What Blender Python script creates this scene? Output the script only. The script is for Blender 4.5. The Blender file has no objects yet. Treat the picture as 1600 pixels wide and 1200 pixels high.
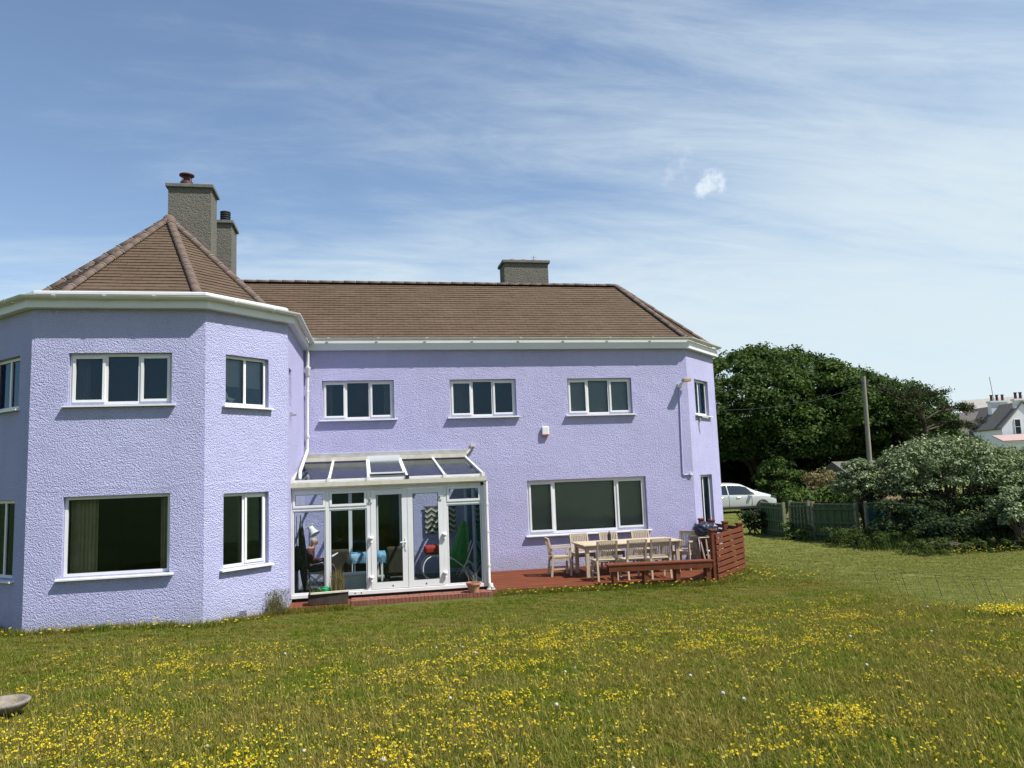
import bpy, bmesh, math, random
import numpy as np
from mathutils import Vector, Matrix, noise as mnoise
R_ = math.radians
random.seed(7); rng = np.random.default_rng(7)
scene = bpy.context.scene
COL = scene.collection

# ------------------------------------------------------------------ camera
CAM_H = 2.30
cam_d = bpy.data.cameras.new('camera'); cam = bpy.data.objects.new('camera', cam_d); COL.objects.link(cam)
def _n(v): return v.normalized()
zc = _n(Vector((-388, 10300, -1200))); xc = Vector((6000, 89, -1200)); xc = _n(xc - zc*xc.dot(zc)); yc = zc.cross(xc)
cam.matrix_world = Matrix.Translation((0, 0, CAM_H)) @ Matrix((xc, yc, zc)).to_4x4()
cam_d.sensor_fit = 'HORIZONTAL'; cam_d.sensor_width = 36; cam_d.lens = 27.0
cam_d.clip_start = 0.05; cam_d.clip_end = 9000
scene.camera = cam

# ------------------------------------------------------------------ sun and sky
SUN_DIR = Vector((1.50, -1.0, 2.68)).normalized()          # towards the sun
sun_d = bpy.data.lights.new('sun', 'SUN'); sun = bpy.data.objects.new('sun', sun_d); COL.objects.link(sun)
sun_d.energy = 4.6; sun_d.angle = R_(0.53); sun_d.color = (1.0, 0.955, 0.89)
sun.rotation_euler = SUN_DIR.to_track_quat('Z', 'Y').to_euler(); sun.location = (30, -20, 60)
world = bpy.data.worlds.new('World'); scene.world = world; world.use_nodes = True
wt = world.node_tree; wt.nodes.clear(); WN = wt.nodes.new; WL = wt.links.new
wout = WN('ShaderNodeOutputWorld'); bg = WN('ShaderNodeBackground'); bg.inputs['Strength'].default_value = 0.098
sky = WN('ShaderNodeTexSky'); sky.sky_type = 'NISHITA'; sky.sun_disc = False
sky.sun_elevation = math.asin(SUN_DIR.z); sky.sun_rotation = math.atan2(SUN_DIR.x, SUN_DIR.y)
sky.altitude = 20; sky.air_density = 1.0; sky.dust_density = 0.2; sky.ozone_density = 1.0
def wmath(op, a, b=None, clamp=False):
    n = WN('ShaderNodeMath'); n.operation = op; n.use_clamp = clamp
    for i, v in enumerate((a, b)):
        if v is None: continue
        if isinstance(v, (int, float)): n.inputs[i].default_value = v
        else: WL(v, n.inputs[i])
    return n.outputs[0]
tc = WN('ShaderNodeTexCoord'); sep = WN('ShaderNodeSeparateXYZ'); WL(tc.outputs['Generated'], sep.inputs[0])
zz = wmath('ADD', wmath('MAXIMUM', sep.outputs[2], 0.0), 0.10)
cmb = WN('ShaderNodeCombineXYZ'); WL(wmath('DIVIDE', sep.outputs[0], zz), cmb.inputs[0]); WL(wmath('DIVIDE', sep.outputs[1], zz), cmb.inputs[1])
def wnoise(rotz, scl, nscale, detail, rough, dist, off=(0, 0, 0)):
    mp = WN('ShaderNodeMapping'); mp.inputs['Rotation'].default_value = (0, 0, rotz); mp.inputs['Scale'].default_value = scl; mp.inputs['Location'].default_value = off
    WL(cmb.outputs[0], mp.inputs[0]); t = WN('ShaderNodeTexNoise'); t.inputs['Scale'].default_value = nscale; t.inputs['Detail'].default_value = detail
    t.inputs['Roughness'].default_value = rough; t.inputs['Distortion'].default_value = dist; WL(mp.outputs[0], t.inputs[0]); return t.outputs['Fac']
streak = wnoise(R_(-34), (0.34, 1.15, 1), 1.35, 9, 0.62, 1.1, (3.1, 0.7, 0))
broad = wnoise(R_(-20), (0.5, 1.0, 1), 0.55, 4, 0.5, 0.3, (7.3, 2.2, 0))
fine = wnoise(R_(-24), (0.55, 1.5, 1), 3.0, 8, 0.66, 1.6, (1.3, 5.2, 0))
# thin high cloud: thicker towards the horizon and towards the east bank
alt = wmath('SUBTRACT', 1.0, wmath('MULTIPLY', wmath('MAXIMUM', sep.outputs[2], 0.0), 1.55), True)
bank = wmath('ADD', wmath('ADD', wmath('MULTIPLY', sep.outputs[0], 0.46), 0.15), wmath('MULTIPLY', wmath('POWER', alt, 1.6), 0.80))
cov = wmath('ADD', wmath('ADD', bank, wmath('MULTIPLY', wmath('SUBTRACT', broad, 0.5), 1.0)), wmath('ADD', wmath('MULTIPLY', wmath('SUBTRACT', streak, 0.5), 1.15), wmath('MULTIPLY', wmath('SUBTRACT', fine, 0.5), 0.5)))
covr = WN('ShaderNodeMapRange'); covr.interpolation_type = 'SMOOTHSTEP'; covr.inputs[1].default_value = 0.0; covr.inputs[2].default_value = 1.0
covr.inputs[3].default_value = 0.0; covr.inputs[4].default_value = 0.92; WL(cov, covr.inputs[0])
mixc = WN('ShaderNodeMix'); mixc.data_type = 'RGBA'; WL(covr.outputs[0], mixc.inputs['Factor']); WL(sky.outputs[0], mixc.inputs['A'])
mixc.inputs['B'].default_value = (4.6, 5.35, 5.75, 1)
# one small bright puff of cumulus and a few shreds beside it
def puff(d, rad, seed):
    dv = WN('ShaderNodeVectorMath'); dv.operation = 'SUBTRACT'; WL(tc.outputs['Generated'], dv.inputs[0]); dv.inputs[1].default_value = d
    nz = WN('ShaderNodeTexNoise'); nz.inputs['Scale'].default_value = 34; nz.inputs['Detail'].default_value = 6; nz.inputs['Roughness'].default_value = .62; mpv = WN('ShaderNodeMapping'); mpv.inputs['Location'].default_value = (seed, 0, 0); WL(tc.outputs['Generated'], mpv.inputs[0]); WL(mpv.outputs[0], nz.inputs[0])
    ln = WN('ShaderNodeVectorMath'); ln.operation = 'LENGTH'; WL(dv.outputs[0], ln.inputs[0])
    e = wmath('ADD', wmath('SUBTRACT', 1.0, wmath('DIVIDE', ln.outputs['Value'], rad)), wmath('MULTIPLY', wmath('SUBTRACT', nz.outputs['Fac'], .5), 3.6))
    q = WN('ShaderNodeMapRange'); q.interpolation_type = 'SMOOTHSTEP'; q.inputs[1].default_value = .1; q.inputs[2].default_value = 1.0; q.inputs[4].default_value = .6; WL(e, q.inputs[0]); return q.outputs[0]
def pixdir(x, y): v = (cam.matrix_world.to_3x3() @ Vector((x-800, 600-y, -1200))).normalized(); return (v.x, v.y, v.z)
pf = wmath('MAXIMUM', puff(pixdir(1108, 286), .022, 2.7), wmath('MULTIPLY', puff(pixdir(1060, 268), .028, 4.0), .3))
mixp = WN('ShaderNodeMix'); mixp.data_type = 'RGBA'; WL(pf, mixp.inputs['Factor']); WL(mixc.outputs['Result'], mixp.inputs['A']); mixp.inputs['B'].default_value = (6.2, 6.6, 6.8, 1)
WL(mixp.outputs['Result'], bg.inputs['Color']); WL(bg.outputs[0], wout.inputs[0])
vs = scene.view_settings; vs.view_transform = 'Standard'; vs.look = 'None'; vs.gamma = 1; vs.use_curve_mapping = False; vs.exposure = 0.70
scene.cycles.max_bounces = 8; scene.cycles.transparent_max_bounces = 24; scene.cycles.caustics_reflective = False; scene.cycles.caustics_refractive = False
scene.cycles.use_denoising = True

# ------------------------------------------------------------------ materials
class NT:
    def __init__(s, name):
        s.m = bpy.data.materials.new(name); s.m.use_nodes = True; s.t = s.m.node_tree; s.t.nodes.clear()
        s.out = s.n('ShaderNodeOutputMaterial')
    def n(s, t, **k):
        x = s.t.nodes.new(t)
        for a, b in k.items(): setattr(x, a, b)
        return x
    def l(s, a, b): s.t.links.new(a, b)
    def noise(s, vec, scale, detail=4, rough=.55, dist=0):
        t = s.n('ShaderNodeTexNoise'); s.l(vec, t.inputs['Vector']); t.inputs['Scale'].default_value = scale
        t.inputs['Detail'].default_value = detail; t.inputs['Roughness'].default_value = rough; t.inputs['Distortion'].default_value = dist
        return t.outputs['Fac']
    def ramp(s, fac, stops):
        r = s.n('ShaderNodeValToRGB'); e = r.color_ramp.elements
        while len(e) > 1: e.remove(e[-1])
        e[0].position = stops[0][0]; e[0].color = (*stops[0][1], 1)
        for p, c in stops[1:]:
            k = e.new(p); k.color = (*c, 1)
        s.l(fac, r.inputs[0]); return r.outputs[0]
    def mix(s, fac, a, b, mode='MIX'):
        m = s.n('ShaderNodeMix', data_type='RGBA', blend_type=mode)
        for sock, v in ((m.inputs['Factor'], fac), (m.inputs['A'], a), (m.inputs['B'], b)):
            if isinstance(v, (int, float)): sock.default_value = v
            elif isinstance(v, tuple): sock.default_value = (*v, 1) if len(v) == 3 else v
            else: s.l(v, sock)
        return m.outputs['Result']
    def math(s, op, a, b=None, clamp=False):
        m = s.n('ShaderNodeMath', operation=op, use_clamp=clamp)
        for i, v in enumerate((a, b)):
            if v is None: continue
            if isinstance(v, (int, float)): m.inputs[i].default_value = v
            else: s.l(v, m.inputs[i])
        return m.outputs[0]
    def bump(s, h, strength, dist, normal=None):
        b = s.n('ShaderNodeBump'); b.inputs['Strength'].default_value = strength; b.inputs['Distance'].default_value = dist; s.l(h, b.inputs['Height'])
        if normal: s.l(normal, b.inputs['Normal'])
        return b.outputs[0]
    def pbsdf(s, col, rough=.7, normal=None, spec=.4, metallic=0, coat=0):
        p = s.n('ShaderNodeBsdfPrincipled')
        if isinstance(col, tuple): p.inputs['Base Color'].default_value = (*col, 1)
        else: s.l(col, p.inputs['Base Color'])
        if isinstance(rough, (int, float)): p.inputs['Roughness'].default_value = rough
        else: s.l(rough, p.inputs['Roughness'])
        p.inputs['Specular IOR Level'].default_value = spec; p.inputs['Metallic'].default_value = metallic; p.inputs['Coat Weight'].default_value = coat
        if normal: s.l(normal, p.inputs['Normal'])
        return p.outputs[0]
    def done(s, sh): s.l(sh, s.out.inputs[0]); return s.m
    def obj(s): return s.n('ShaderNodeTexCoord').outputs['Object']
    def pos(s): return s.n('ShaderNodeNewGeometry').outputs['Position']
    def attr(s, name): return s.n('ShaderNodeAttribute', attribute_name=name)

def sc(c, f): return tuple(min(1, max(0, x*f)) for x in c)
def plain(name, col, rough=.6, var=.12, scale=6, bump=0., bscale=60, spec=.4, metallic=0, coat=0, dirt=None, stretch=None):
    t = NT(name); v = t.obj()
    if stretch:
        mp = t.n('ShaderNodeMapping'); mp.inputs['Scale'].default_value = stretch; t.l(v, mp.inputs[0]); v = mp.outputs[0]
    f = t.noise(v, scale, 5)
    c = t.ramp(f, [(.3, sc(col, 1-var)), (.7, sc(col, 1+var))])
    if dirt:
        d = t.noise(v, scale*.35, 6, .65); dd = t.n('ShaderNodeMapRange'); dd.inputs[1].default_value = .52; dd.inputs[2].default_value = .75; dd.inputs[4].default_value = dirt[1]; t.l(d, dd.inputs[0])
        c = t.mix(dd.outputs[0], c, dirt[0])
    nm = t.bump(t.noise(v, bscale, 3), bump, .01) if bump else None
    return t.done(t.pbsdf(c, rough, nm, spec, metallic, coat))

def roughcast(name, col, colv, scale, strength, dist, speck=None, ridge=False):
    t = NT(name); v = t.obj()
    n1 = t.noise(v, scale, 6, .68, .6); n2 = t.noise(v, scale*.42, 3, .6)
    vo = t.n('ShaderNodeTexVoronoi', feature='SMOOTH_F1'); vo.inputs['Scale'].default_value = scale*.8; vo.inputs['Smoothness'].default_value = .5; t.l(v, vo.inputs['Vector'])
    h = t.math('ADD', t.math('MULTIPLY', n1, .75), t.math('SUBTRACT', t.math('MULTIPLY', n2, .6), t.math('MULTIPLY', vo.outputs['Distance'], .55)))
    if ridge:                                                # patched seam over the ground floor windows
        sz = t.n('ShaderNodeSeparateXYZ'); t.l(v, sz.inputs[0]); dz = t.math('ADD', t.math('SUBTRACT', sz.outputs[2], 2.33), t.math('MULTIPLY', t.math('SUBTRACT', t.noise(v, 1.6, 4, .6), .5), -.28))
        h = t.math('ADD', h, t.math('MULTIPLY', t.math('POWER', 2.718, t.math('MULTIPLY', t.math('MULTIPLY', dz, dz), -1600)), .13))
    h = t.math('ADD', h, t.math('MULTIPLY', t.noise(v, 2.2, 3, .5), .9))
    big = t.noise(v, .9, 5, .6)
    c = t.ramp(big, [(.3, sc(col, 1-colv)), (.7, sc(col, 1+colv*.6))])
    # faint weather streaks
    mp = t.n('ShaderNodeMapping'); mp.inputs['Scale'].default_value = (2.2, 2.2, .25); t.l(v, mp.inputs[0])
    st = t.n('ShaderNodeMapRange'); st.inputs[1].default_value = .5; st.inputs[2].default_value = .8; st.inputs[4].default_value = .24; t.l(t.noise(mp.outputs[0], 2.5, 5, .65), st.inputs[0])
    c = t.mix(st.outputs[0], c, sc(col, .68))
    if not speck:                                            # green-grey splash dirt low on the wall
        sz2 = t.n('ShaderNodeSeparateXYZ'); t.l(v, sz2.inputs[0]); lo = t.n('ShaderNodeMapRange'); lo.inputs[1].default_value = .42; lo.inputs[2].default_value = -.05; lo.inputs[4].default_value = 1; t.l(t.math('ADD', sz2.outputs[2], t.math('MULTIPLY', t.math('SUBTRACT', t.noise(v, 3.0, 5, .7), .5), .7)), lo.inputs[0])
        c = t.mix(t.math('MULTIPLY', lo.outputs[0], .4), c, (.27, .27, .25))
    if speck:
        s2 = t.noise(v, scale*1.6, 2, .7); c = t.mix(t.math('MULTIPLY', s2, .9), c, t.ramp(s2, [(.38, speck[0]), (.5, col), (.62, speck[1])]))
    return t.done(t.pbsdf(c, .88, t.bump(h, strength, dist), .25))

M = {}
M['lilac'] = roughcast('lilac_roughcast', (.450, .442, .680), .07, 66, 1.0, .026)
M['lilac_bay'] = roughcast('lilac_roughcast_bay', (.448, .455, .695), .07, 62, 1.0, .029, ridge=True)
M['chimney'] = roughcast('grey_roughcast', (.135, .130, .112), .12, 42, .8, .025, ((.06, .058, .05), (.22, .21, .18)))
M['upvc'] = plain('white_upvc', (.68, .69, .69), .35, .03, 3, dirt=((.58, .58, .52), .25))
M['fascia'] = plain('white_fascia', (.64, .65, .66), .45, .03, 2, dirt=((.60, .60, .56), .3))
M['gutter'] = plain('white_gutter', (.62, .62, .60), .4, .05, 4, dirt=((.46, .45, .38), .4))
M['oldpvc'] = plain('weathered_cream_pvc', (.60, .57, .47), .5, .08, 9, dirt=((.42, .38, .27), .6))
M['tile'] = None
t = NT('brown_roof_tile'); a = t.attr('tint'); v = t.obj()
c = t.ramp(a.outputs['Fac'], [(0, (.070, .045, .029)), (.5, (.088, .058, .038)), (1, (.108, .074, .050))])
c = t.mix(t.math('MULTIPLY', t.noise(v, 14, 5, .7), .5), c, (.072, .052, .036)); c = t.mix(t.math('MULTIPLY', t.math('POWER', t.noise(v, 1.1, 5, .6), 2.5), .9), c, (.14, .10, .068))
M['tile'] = t.done(t.pbsdf(c, .85, t.bump(t.noise(v, 120, 3), .35, .004), .25))
M['ridge'] = plain('ridge_tile_clay', (.115, .082, .068), .85, .2, 5, .3, 90, dirt=((.19, .165, .135), .5))
M['mortar'] = plain('pale_mortar', (.26, .215, .165), .9, .2, 12, .4, 80)
M['cap'] = plain('concrete_cap', (.125, .13, .125), .85, .2, 8, .4, 60)
M['terracotta'] = plain('terracotta', (.40, .19, .11), .8, .15, 10, .2, 60, dirt=((.45, .36, .28), .35))
M['redpot'] = plain('dark_red_clay', (.075, .02, .02), .6, .15, 10)
M['black'] = plain('black_metal', (.02, .02, .022), .5, .2, 10)
M['lead'] = plain('grey_lead', (.30, .31, .32), .5, .15, 6)
M['deck'] = plain('red_stained_wood', (.135, .040, .018), .8, .3, 3, .35, 30, spec=.12, dirt=((.17, .060, .034), .7), stretch=(.5, 9, 9))
M['redwood'] = plain('red_brown_painted_wood', (.135, .043, .021), .7, .2, 5, .25, 40, spec=.15, dirt=((.17, .066, .04), .5))
M['brick'] = plain('red_brick', (.20, .075, .05), .85, .2, 14, .4, 60, dirt=((.19, .12, .09), .5))
M['teak'] = plain('bleached_teak', (.46, .38, .275), .65, .16, 4, .2, 50, stretch=(12, 12, 1.5), dirt=((.24, .20, .15), .5))
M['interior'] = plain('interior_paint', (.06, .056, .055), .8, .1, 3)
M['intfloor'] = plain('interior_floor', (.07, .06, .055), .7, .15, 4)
M['curtain'] = plain('cream_curtain', (.50, .42, .26), .9, .12, 5)
M['curtain_grey'] = plain('grey_curtain', (.13, .13, .14), .9, .12, 5)
M['blind'] = plain('grey_blind', (.30, .285, .25), .8, .05, 3)
t = NT('window_glass'); fr = t.n('ShaderNodeFresnel'); fr.inputs['IOR'].default_value = 1.42
tr = t.n('ShaderNodeBsdfTransparent'); tr.inputs[0].default_value = (.86, .90, .89, 1); gl = t.n('ShaderNodeBsdfGlossy'); gl.inputs['Roughness'].default_value = .004
gl.inputs['Color'].default_value = (.50, .72, 1, 1); wob = t.bump(t.noise(t.obj(), 1.4, 2), .03, .05); t.l(wob, gl.inputs['Normal'])
mx = t.n('ShaderNodeMixShader'); t.l(fr.outputs[0], mx.inputs[0]); t.l(tr.outputs[0], mx.inputs[1]); t.l(gl.outputs[0], mx.inputs[2]); M['glass'] = t.done(mx.outputs[0])
M['roofglass'] = M['glass'].copy(); M['roofglass'].name = 'roof_glass'
for q in M['roofglass'].node_tree.nodes:
    if q.type == 'FRESNEL': q.inputs['IOR'].default_value = 1.16
    if q.type == 'BSDF_TRANSPARENT': q.inputs[0].default_value = (.97, .985, .985, 1)
    if q.type == 'BSDF_GLOSSY': q.inputs['Color'].default_value = (.85, .93, 1, 1)

def leafmat(name, stops, trans=.25, rough=.68, spec=.12):
    t = NT(name); a = t.attr('tint'); c = t.ramp(a.outputs['Fac'], stops)
    p = t.pbsdf(c, rough, None, spec); tl = t.n('ShaderNodeBsdfTranslucent'); t.l(t.mix(1.0, c, (1.1, 1.25, .6, 1), 'MULTIPLY'), tl.inputs[0])
    m = t.n('ShaderNodeMixShader'); m.inputs[0].default_value = trans; t.l(p, m.inputs[1]); t.l(tl.outputs[0], m.inputs[2]); return t.done(m.outputs[0])
M['leaf_tree'] = leafmat('broadleaf_leaf', [(0, (.018, .036, .009)), (.5, (.040, .076, .015)), (1, (.095, .135, .032))])
M['leaf_dark'] = leafmat('dark_foliage_leaf', [(0, (.012, .024, .010)), (.6, (.026, .045, .016)), (1, (.05, .075, .025))], .15)
M['leaf_bush'] = leafmat('bush_leaf', [(0, (.03, .06, .014)), (.6, (.07, .12, .026)), (1, (.13, .17, .05))])
M['leaf_silver'] = leafmat('silver_shrub_leaf', [(0, (.05, .075, .03)), (.4, (.115, .155, .068)), (.75, (.22, .265, .14)), (1, (.36, .40, .26))], .12, .6)
M['leaf_pine'] = leafmat('pine_needle', [(0, (.018, .030, .014)), (.6, (.04, .055, .022)), (1, (.08, .085, .035))], .1)
M['leaf_straw'] = leafmat('dry_stem', [(0, (.08, .075, .035)), (.6, (.17, .14, .06)), (1, (.27, .22, .11))], .2)
M['bark'] = plain('bark', (.085, .068, .05), .9, .3, 8, .6, 30)
M['polewood'] = plain('weathered_pole_wood', (.22, .20, .17), .85, .2, 4, .4, 30, stretch=(10, 10, .6))
M['greenfence'] = plain('green_stained_wood', (.040, .078, .026), .8, .45, 5, .4, 40, dirt=((.10, .12, .06), .6), stretch=(8, 8, 1))
M['fencepost'] = plain('grey_green_post', (.15, .16, .10), .85, .2, 6, .4, 40)

# ------------------------------------------------------------------ mesh helpers
class MB:
    def __init__(s): s.v = []; s.f = []; s.tint = None; s.mi = []
    def add(s, vs, fs, mi=0):
        o = len(s.v); s.v += [tuple(p) for p in vs]; s.f += [tuple(i+o for i in f) for f in fs]; s.mi += [mi]*len(fs); return s
    def box(s, x0, x1, y0, y1, z0, z1, mi=0):
        return s.add([(x0, y0, z0), (x1, y0, z0), (x1, y1, z0), (x0, y1, z0), (x0, y0, z1), (x1, y0, z1), (x1, y1, z1), (x0, y1, z1)],
                     [(0, 3, 2, 1), (4, 5, 6, 7), (0, 1, 5, 4), (1, 2, 6, 5), (2, 3, 7, 6), (3, 0, 4, 7)], mi)
    def fbox(s, fr, u0, u1, d0, d1, z0, z1, mi=0):           # box in a wall frame: u along, d outward
        P = [fr(u, d, z) for z in (z0, z1) for (u, d) in ((u0, d1), (u1, d1), (u1, d0), (u0, d0))]
        return s.add(P, [(0, 3, 2, 1), (4, 5, 6, 7), (0, 1, 5, 4), (1, 2, 6, 5), (2, 3, 7, 6), (3, 0, 4, 7)], mi)
    def bar(s, a, b, w, h, up=(0, 0, 1), mi=0):              # rectangular bar a -> b, w wide, h high
        a = Vector(a); b = Vector(b); d = (b-a).normalized(); up = Vector(up)
        if abs(d.dot(up)) > .98: up = Vector((0, 1, 0))
        sd = d.cross(up).normalized()*w/2; uu = sd.normalized().cross(d).normalized()*h/2
        P = [a-sd-uu, a+sd-uu, a+sd+uu, a-sd+uu, b-sd-uu, b+sd-uu, b+sd+uu, b-sd+uu]
        return s.add(P, [(0, 3, 2, 1), (4, 5, 6, 7), (0, 1, 5, 4), (1, 2, 6, 5), (2, 3, 7, 6), (3, 0, 4, 7)], mi)
    def tube(s, pts, rad, n=8, cap=True, mi=0):
        pts = [Vector(p) for p in pts]; rad = rad if isinstance(rad, (list, tuple)) else [rad]*len(pts)
        o = len(s.v); ref = None
        for i, p in enumerate(pts):
            d = (pts[min(i+1, len(pts)-1)] - pts[max(i-1, 0)]).normalized()
            if ref is None: ref = Vector((0, 0, 1)) if abs(d.z) < .9 else Vector((1, 0, 0))
            a = d.cross(ref).normalized(); b = a.cross(d).normalized(); ref = b
            for k in range(n):
                t = 2*math.pi*k/n; q = p + (a*math.cos(t)+b*math.sin(t))*rad[i]; s.v.append(tuple(q))
        for i in range(len(pts)-1):
            for k in range(n):
                s.f.append((o+i*n+k, o+i*n+(k+1) % n, o+(i+1)*n+(k+1) % n, o+(i+1)*n+k)); s.mi.append(mi)
        if cap:
            s.f.append(tuple(o+k for k in range(n))[::-1]); s.f.append(tuple(o+(len(pts)-1)*n+k for k in range(n))); s.mi += [mi, mi]
        return s
    def lathe(s, prof, c=(0, 0, 0), n=24, mi=0):              # prof [(r, z)]
        o = len(s.v)
        for r, z in prof:
            for k in range(n): t = 2*math.pi*k/n; s.v.append((c[0]+r*math.cos(t), c[1]+r*math.sin(t), c[2]+z))
        for i in range(len(prof)-1):
            for k in range(n): s.f.append((o+i*n+k, o+i*n+(k+1) % n, o+(i+1)*n+(k+1) % n, o+(i+1)*n+k)); s.mi.append(mi)
        return s
    def prism(s, poly, z0, z1, mi=0):
        n = len(poly); vs = [(x, y, z0) for x, y in poly]+[(x, y, z1) for x, y in poly]
        fs = [tuple(range(n))[::-1], tuple(range(n, 2*n))]+[(i, (i+1) % n, n+(i+1) % n, n+i) for i in range(n)]
        return s.add(vs, fs, mi)
    def build(s, name, mat, parent=None, smooth=False, bevel=0, base=True):
        me = bpy.data.meshes.new(name); o = bpy.data.objects.new(name, me); COL.objects.link(o)
        if parent is not None:
            off = wloc(parent); o.parent = parent
        else:
            A = np.array(s.v); off = Vector(((A[:, 0].min()+A[:, 0].max())/2, (A[:, 1].min()+A[:, 1].max())/2, A[:, 2].min())) if base else Vector((0, 0, 0)); o.location = off
        me.from_pydata([(x-off.x, y-off.y, z-off.z) for x, y, z in s.v], [], s.f)
        mats = mat if isinstance(mat, (list, tuple)) else [mat]
        for m in mats: me.materials.append(m)
        if len(mats) > 1: me.polygons.foreach_set('material_index', s.mi)
        if s.tint is not None:
            a = me.attributes.new('tint', 'FLOAT', 'FACE'); a.data.foreach_set('value', s.tint)
        if smooth: me.polygons.foreach_set('use_smooth', [True]*len(me.polygons))
        me.update()
        if bevel:
            b = o.modifiers.new('bevel', 'BEVEL'); b.width = bevel; b.segments = 2; b.limit_method = 'ANGLE'
        if smooth == 'auto':
            bm = bmesh.new(); bm.from_mesh(me)
            for e in bm.edges:
                if len(e.link_faces) == 2 and e.calc_face_angle(0) > R_(40): e.smooth = False
            bm.to_mesh(me); bm.free()
        return o
def wloc(o):
    v = Vector((0, 0, 0))
    while o is not None: v += o.location; o = o.parent
    return v
def empty(name, loc=(0, 0, 0), rz=0):
    o = bpy.data.objects.new(name, None); COL.objects.link(o); o.location = loc; o.rotation_euler = (0, 0, rz); o.empty_display_size = .2; return o
def tag(o, label=None, cat=None, group=None, kind=None):
    if label: o['label'] = label
    if cat: o['category'] = cat
    if group: o['group'] = group
    if kind: o['kind'] = kind
    return o
def copy_tree(o, parent=None):
    c = o.copy(); COL.objects.link(c); c.parent = parent
    for ch in list(o.children): copy_tree(ch, c)
    return c
def inst(src, parent, mw):                                   # a piece sharing its mesh
    c = src.copy(); COL.objects.link(c); c.parent = parent; c.matrix_basis = Matrix.Translation(-wloc(parent)) @ mw; return c
def frame(p, ang):                                           # wall frame: u along ang (deg), outward to the right of it
    a = R_(ang); ux, uy = math.cos(a), math.sin(a); nx, ny = math.sin(a), -math.cos(a)
    return lambda u, d, z: (p[0]+ux*u+nx*d, p[1]+uy*u+ny*d, z)
def sstep(t): t = min(1, max(0, t)); return t*t*(3-2*t)
def ground(x, y):
    z = -.10 + .77*sstep(1-y/14.0)
    z += .13*sstep((-1.0-x)/3.0)*sstep(1-abs(y-14.0)/6)
    d = math.hypot(x, y)
    if d > 8: z += .05*math.sin(x*.31+1)*math.sin(y*.27)*sstep((d-16)/8)
    return z

# ------------------------------------------------------------------ terrain
def axis_lines(lo, hi, fine_lo, fine_hi, step):
    a = list(np.arange(fine_lo, fine_hi+1e-6, step)); s = step; x = fine_hi
    while x < hi: s *= 1.35; x += s; a.append(min(x, hi))
    s = step; x = fine_lo
    while x > lo: s *= 1.35; x -= s; a.insert(0, max(x, lo))
    return a
gx = axis_lines(-2500, 2500, -12, 34, .5); gy = axis_lines(-2500, 2500, -6, 34, .5)
mb = MB(); nx_ = len(gx)
for y in gy:
    for x in gx:
        z = ground(x, y)
        if -8 < x < 22 and 0 < y < 24: z += .018*mnoise.noise(Vector((x*1.3, y*1.3, 0)))
        mb.v.append((x, y, z))
for j in range(len(gy)-1):
    for i in range(nx_-1): mb.f.append((j*nx_+i, j*nx_+i+1, (j+1)*nx_+i+1, (j+1)*nx_+i)); mb.mi.append(0)
t = NT('meadow_soil_and_turf'); v = t.pos()
c = t.ramp(t.noise(v, .55, 6, .6), [(.30, (.060, .090, .012)), (.50, (.100, .120, .018)), (.68, (.150, .140, .036))])
c = t.mix(t.math('MULTIPLY', t.noise(v, 9, 4, .7), .7), c, (.075, .085, .02))
sx_ = t.n('ShaderNodeSeparateXYZ'); t.l(v, sx_.inputs[0])
ed = t.math('ADD', t.math('MULTIPLY', t.math('SUBTRACT', t.noise(v, .5, 3), .5), 3.0), t.math('SUBTRACT', sx_.outputs[0], 9.3))
mw = t.n('ShaderNodeMapRange', interpolation_type='SMOOTHSTEP'); mw.inputs[1].default_value = -.6; mw.inputs[2].default_value = .9; t.l(ed, mw.inputs[0])
mown = t.ramp(t.noise(v, .8, 6, .65), [(.3, (.12, .155, .035)), (.55, (.19, .205, .06)), (.72, (.27, .24, .10))])
c = t.mix(mw.outputs[0], c, mown)
M['lawn'] = t.done(t.pbsdf(c, .95, t.bump(t.noise(v, 30, 6, .75), .9, .05), .15))
tag(mb.build('lawn', M['lawn'], smooth=True, base=False), kind='structure')
M['hill'] = plain('hillside', (.075, .085, .035), .95, .35, .02)
for (az0, az1, dist, h0) in ((-75, 75, 620, 70),):
    mb = MB(); N = 70
    for k in range(N+1):
        a = R_(-90 + az0 + (az1-az0)*k/N); hh = h0*(.35+.65*abs(math.sin(k*.13+.6))*.8+.25*mnoise.noise(Vector((k*.21, 3, 0))))
        for (r, z) in ((dist, -3), (dist*1.1, hh*.55), (dist*1.25, hh), (dist*1.6, hh*.8), (dist*1.8, -3)): mb.v.append((r*math.cos(a), r*math.sin(a), z))
    for k in range(N):
        for q in range(4): mb.f.append((k*5+q, (k+1)*5+q, (k+1)*5+q+1, k*5+q+1)); mb.mi.append(0)
    tag(mb.build('hills', M['hill'], smooth=True, base=False), kind='structure')

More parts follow.
